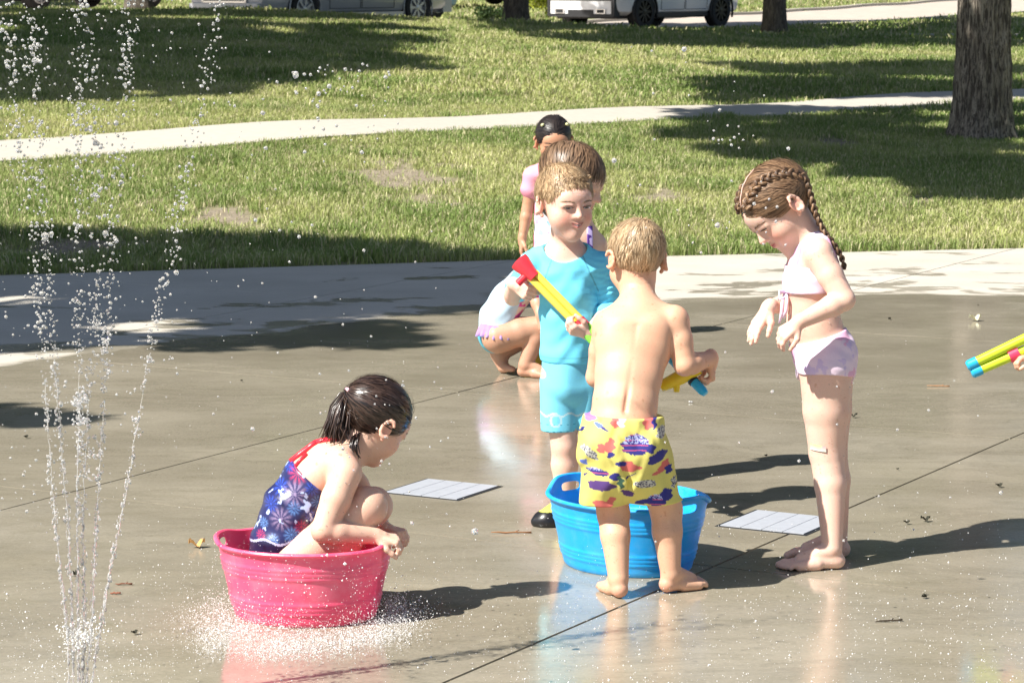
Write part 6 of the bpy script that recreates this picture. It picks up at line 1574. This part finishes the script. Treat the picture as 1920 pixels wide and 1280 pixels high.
for ji, jt in enumerate(jets):
    pts = np.array([P(x, y, YF+(ji-2.5)*.035*(1400-y)/1400) for x, y in jt]); pts[0, 2] = max(pts[0, 2], .0); d = np.r_[0, np.cumsum(np.linalg.norm(np.diff(pts, axis=0), axis=1))]
    pos, rad, stc = [], [], []; t = 0
    while t < d[-1]:
        u = t/d[-1]; p = np.array([np.interp(t, d, pts[:, k]) for k in range(3)])
        j = .0012+.011*u**1.3; r = (.0017+.0016*u)*math.exp(rs.randn()*.35); ncl = 2 if u < .35 else rs.randint(1, 5)
        for _ in range(ncl):
            pos.append(p+rs.randn(3)*j*(1 if ncl == 1 else 1.3)); rr = r*(1 if ncl == 1 else .8); rad.append(rr); stc.append((1, 1, 1+max(0, .45-u)*9*rs.rand()))
        t += r*(1.6+3.0*max(0, .35-u))*(1+u*3.2*rs.rand()**1.5) + (rs.rand() < .03+.05*u)*rs.rand()*.035
    lo_ = [np.array([np.interp(tt, d, pts[:, k]) for k in range(3)])+rs.randn(3)*.0012 for tt in np.linspace(0, d[-1]*.42, 46)]; m = MB(); m.tube(lo_, list(.0019*np.exp(rs.randn(46)*.35)*np.linspace(1.1, .35, 46)), 6); m.build("water_thread", M['water'], fe, True)
    drops("water_stream", pos, rad, M['water'], None, None, fe, 'stuff', ICO, stc, None, .25, ji)
# churn where the streams burst at knee height, and clots higher up
pos = [P(150+rs.randn()*20, 1190+rs.randn()*18, YF+rs.randn()*.03) for _ in range(420)]; drops("water_clot", pos, np.exp(rs.randn(420)*.4)*.0016, M['foam'], None, None, fe, 'stuff', OCT)
for cx, cy, sx, sy, nn_ in ((152, 750, 9, 8, 60), (152, 790, 9, 6, 40), (150, 830, 6, 20, 40), (178, 850, 12, 6, 26), (168, 885, 8, 6, 16), (195, 640, 7, 20, 40), (66, 90, 12, 30, 40), (240, 100, 8, 50, 50), (75, 560, 10, 12, 20), (182, 600, 12, 12, 20), (20, 150, 10, 60, 40), (145, 210, 8, 60, 30)):
    pos = [P(cx+rs.randn()*sx, cy+rs.randn()*sy, YF+rs.randn()*.05) for _ in range(nn_)]; drops("water_clot", pos, np.exp(rs.randn(nn_)*.35)*.0022, M['water'], None, None, fe, 'stuff', ICO, None, None, .25, nn_)
# loose drops in the air
pos, rad = [], []
def air(n, fx, fy, y0, y1, r0, sg=.45):
    for _ in range(n):
        x, y = fx(), fy(); Y = rs.uniform(y0, y1); p = P(x, y, Y)
        if p[2] > .01: pos.append(p); rad.append(r0*math.exp(rs.randn()*sg))
air(420, lambda: abs(rs.randn())*170+rs.uniform(-30, 60), lambda: rs.uniform(-60, 1000), 5.9, 7.0, .0017)
air(150, lambda: rs.uniform(0, 520), lambda: rs.uniform(0, 700), 6, 7.5, .0014)
air(70, lambda: 620+rs.randn()*70, lambda: 120+abs(rs.randn())*90, 6, 7.5, .0028, .35)
air(60, lambda: rs.uniform(500, 900), lambda: rs.uniform(380, 1000), 6, 7.5, .0020)
air(40, lambda: rs.uniform(1150, 1500), lambda: rs.uniform(80, 480), 6, 7.6, .0024)
air(50, lambda: 1340+rs.randn()*60, lambda: 240+rs.randn()*40, 6.3, 7.6, .0024) if False else None
air(14, lambda: 1375+rs.randn()*25, lambda: 255+rs.randn()*18, 6.3, 7.6, .0028, .2)
air(46, lambda: rs.uniform(1200, 1900), lambda: rs.uniform(700, 1150), 6.4, 7.5, .0018)
air(16, lambda: 700+rs.randn()*60, lambda: 790+rs.randn()*50, 6.6, 7.0, .0026, .2)
for x, y, r in ((1414, 382, .0045), (1455, 415, .0042), (1436, 390, .003), (1431, 457, .003), (1360, 660, .003), (1498, 864, .004), (1582, 1013, .0035), (755, 722, .004), (780, 783, .004)):
    pos.append(P(x, y, 7.2)); rad.append(r)
drops("spray_drops", pos, rad, M['water'], "loose water drops hanging in the air across the whole scene", "water drops", None, 'stuff', ICO, None, None, .22, 3)
# splash round the pink tub
pc = V3(-.537, 7.205, 0); pos, rad = [], []
for _ in range(11000):
    a = rs.uniform(0, 2*math.pi); 
    if math.sin(a) > .55 and rs.rand() < .8: continue
    q = 1+abs(rs.randn())*(.26+.30*max(0, -math.sin(a))); zz = abs(rs.randn())*.018*(1+ (rs.rand() < .12)*4)
    c = .5+.5*math.cos(3*a+1)+.3*math.cos(7*a); 
    if rs.rand() > .35+.65*c: continue
    pos.append((pc[0]+math.cos(a)*.20*q*1.05, pc[1]+math.sin(a)*.17*q, .002+zz*(1.6 if q < 1.3 else .8))); rad.append(.00075*math.exp(rs.randn()*.45))
for _ in range(900):
    x, y = rs.normal(570, 150), rs.uniform(1010, 1200); p = P(x, y, rs.uniform(6.65, 6.95))
    if p[2] > .005: pos.append(p); rad.append(.0008*math.exp(rs.randn()*.5))
for (cx, cy, sx, sy, nn_) in ((430, 1188, 34, 16, 1500), (510, 1222, 42, 13, 2200), (470, 1160, 20, 18, 500), (610, 1214, 45, 12, 1800), (735, 1178, 26, 16, 1200), (690, 1200, 34, 10, 1000), (400, 1215, 22, 10, 500), (570, 1195, 90, 10, 1600)):
    for _ in range(nn_):
        g = G(cx+rs.randn()*sx, cy+rs.randn()*sy); pos.append((g[0], g[1], .001+abs(rs.randn())*.010+(rs.rand() < .06)*rs.rand()*.06)); rad.append(.0008*math.exp(rs.randn()*.45))
drops("splash", pos, rad, M['foam'], "white splash of tiny drops bursting round the foot of the pink tub", "splash", None, 'stuff', OCT)
# beads bouncing on the wet concrete, sparkle painted in as white colour
pos, rad = [], []
def beads(n, fx, fy, r0, hz=.01):
    for _ in range(n):
        g = G(fx(), fy()); pos.append((g[0], g[1], .0008+abs(rs.randn())*hz*(rs.rand() < .5))); rad.append(r0*math.exp(rs.randn()*.45))
beads(1500, lambda: rs.uniform(900, 1960), lambda: 1110+rs.rand()**.8*200, .00085)
beads(700, lambda: rs.uniform(1000, 1900), lambda: rs.uniform(960, 1180), .0008, .03)
beads(900, lambda: rs.normal(150, 130), lambda: 1280-abs(rs.randn())*90, .0009, .015)
beads(500, lambda: rs.uniform(250, 900), lambda: rs.uniform(1050, 1290), .0008)
beads(260, lambda: rs.uniform(0, 1920), lambda: rs.uniform(640, 1000), .0009)
beads(350, lambda: rs.normal(1190, 70), lambda: rs.uniform(980, 1100), .0008, .12)
drops("water_beads", pos, rad, M['foam'], "fine sparkling beads of water on and just above the wet concrete", "water beads", None, 'stuff', OCT)

def skin_beads(person_, n, seed, zmin=.25, r=.0011):          # drops of water clinging to the skin
    body = [o for o in person_.children if o.name.startswith("body")][0]; me = body.data; rs = np.random.RandomState(seed)
    co = np.zeros(len(me.vertices)*3, np.float32); me.vertices.foreach_get("co", co); co = co.reshape(-1, 3)
    no = np.zeros(len(me.vertices)*3, np.float32); me.vertices.foreach_get("normal", no); no = no.reshape(-1, 3)
    ok = np.where((no[:, 1] < .2) & (co[:, 2] > zmin))[0]; k = rs.choice(ok, n)
    drops("water_bead", co[k]+no[k]*.0005, np.exp(rs.randn(n)*.4)*r, M['water'], None, None, person_, 'stuff', ICO, None, None, .1, seed)
for p_, n_, s_, z_ in ((A, 130, 1, .12), (D4, 170, 2, .22), (F, 140, 3, .05), (B, 30, 4, .05)): skin_beads(p_, n_, s_, z_)
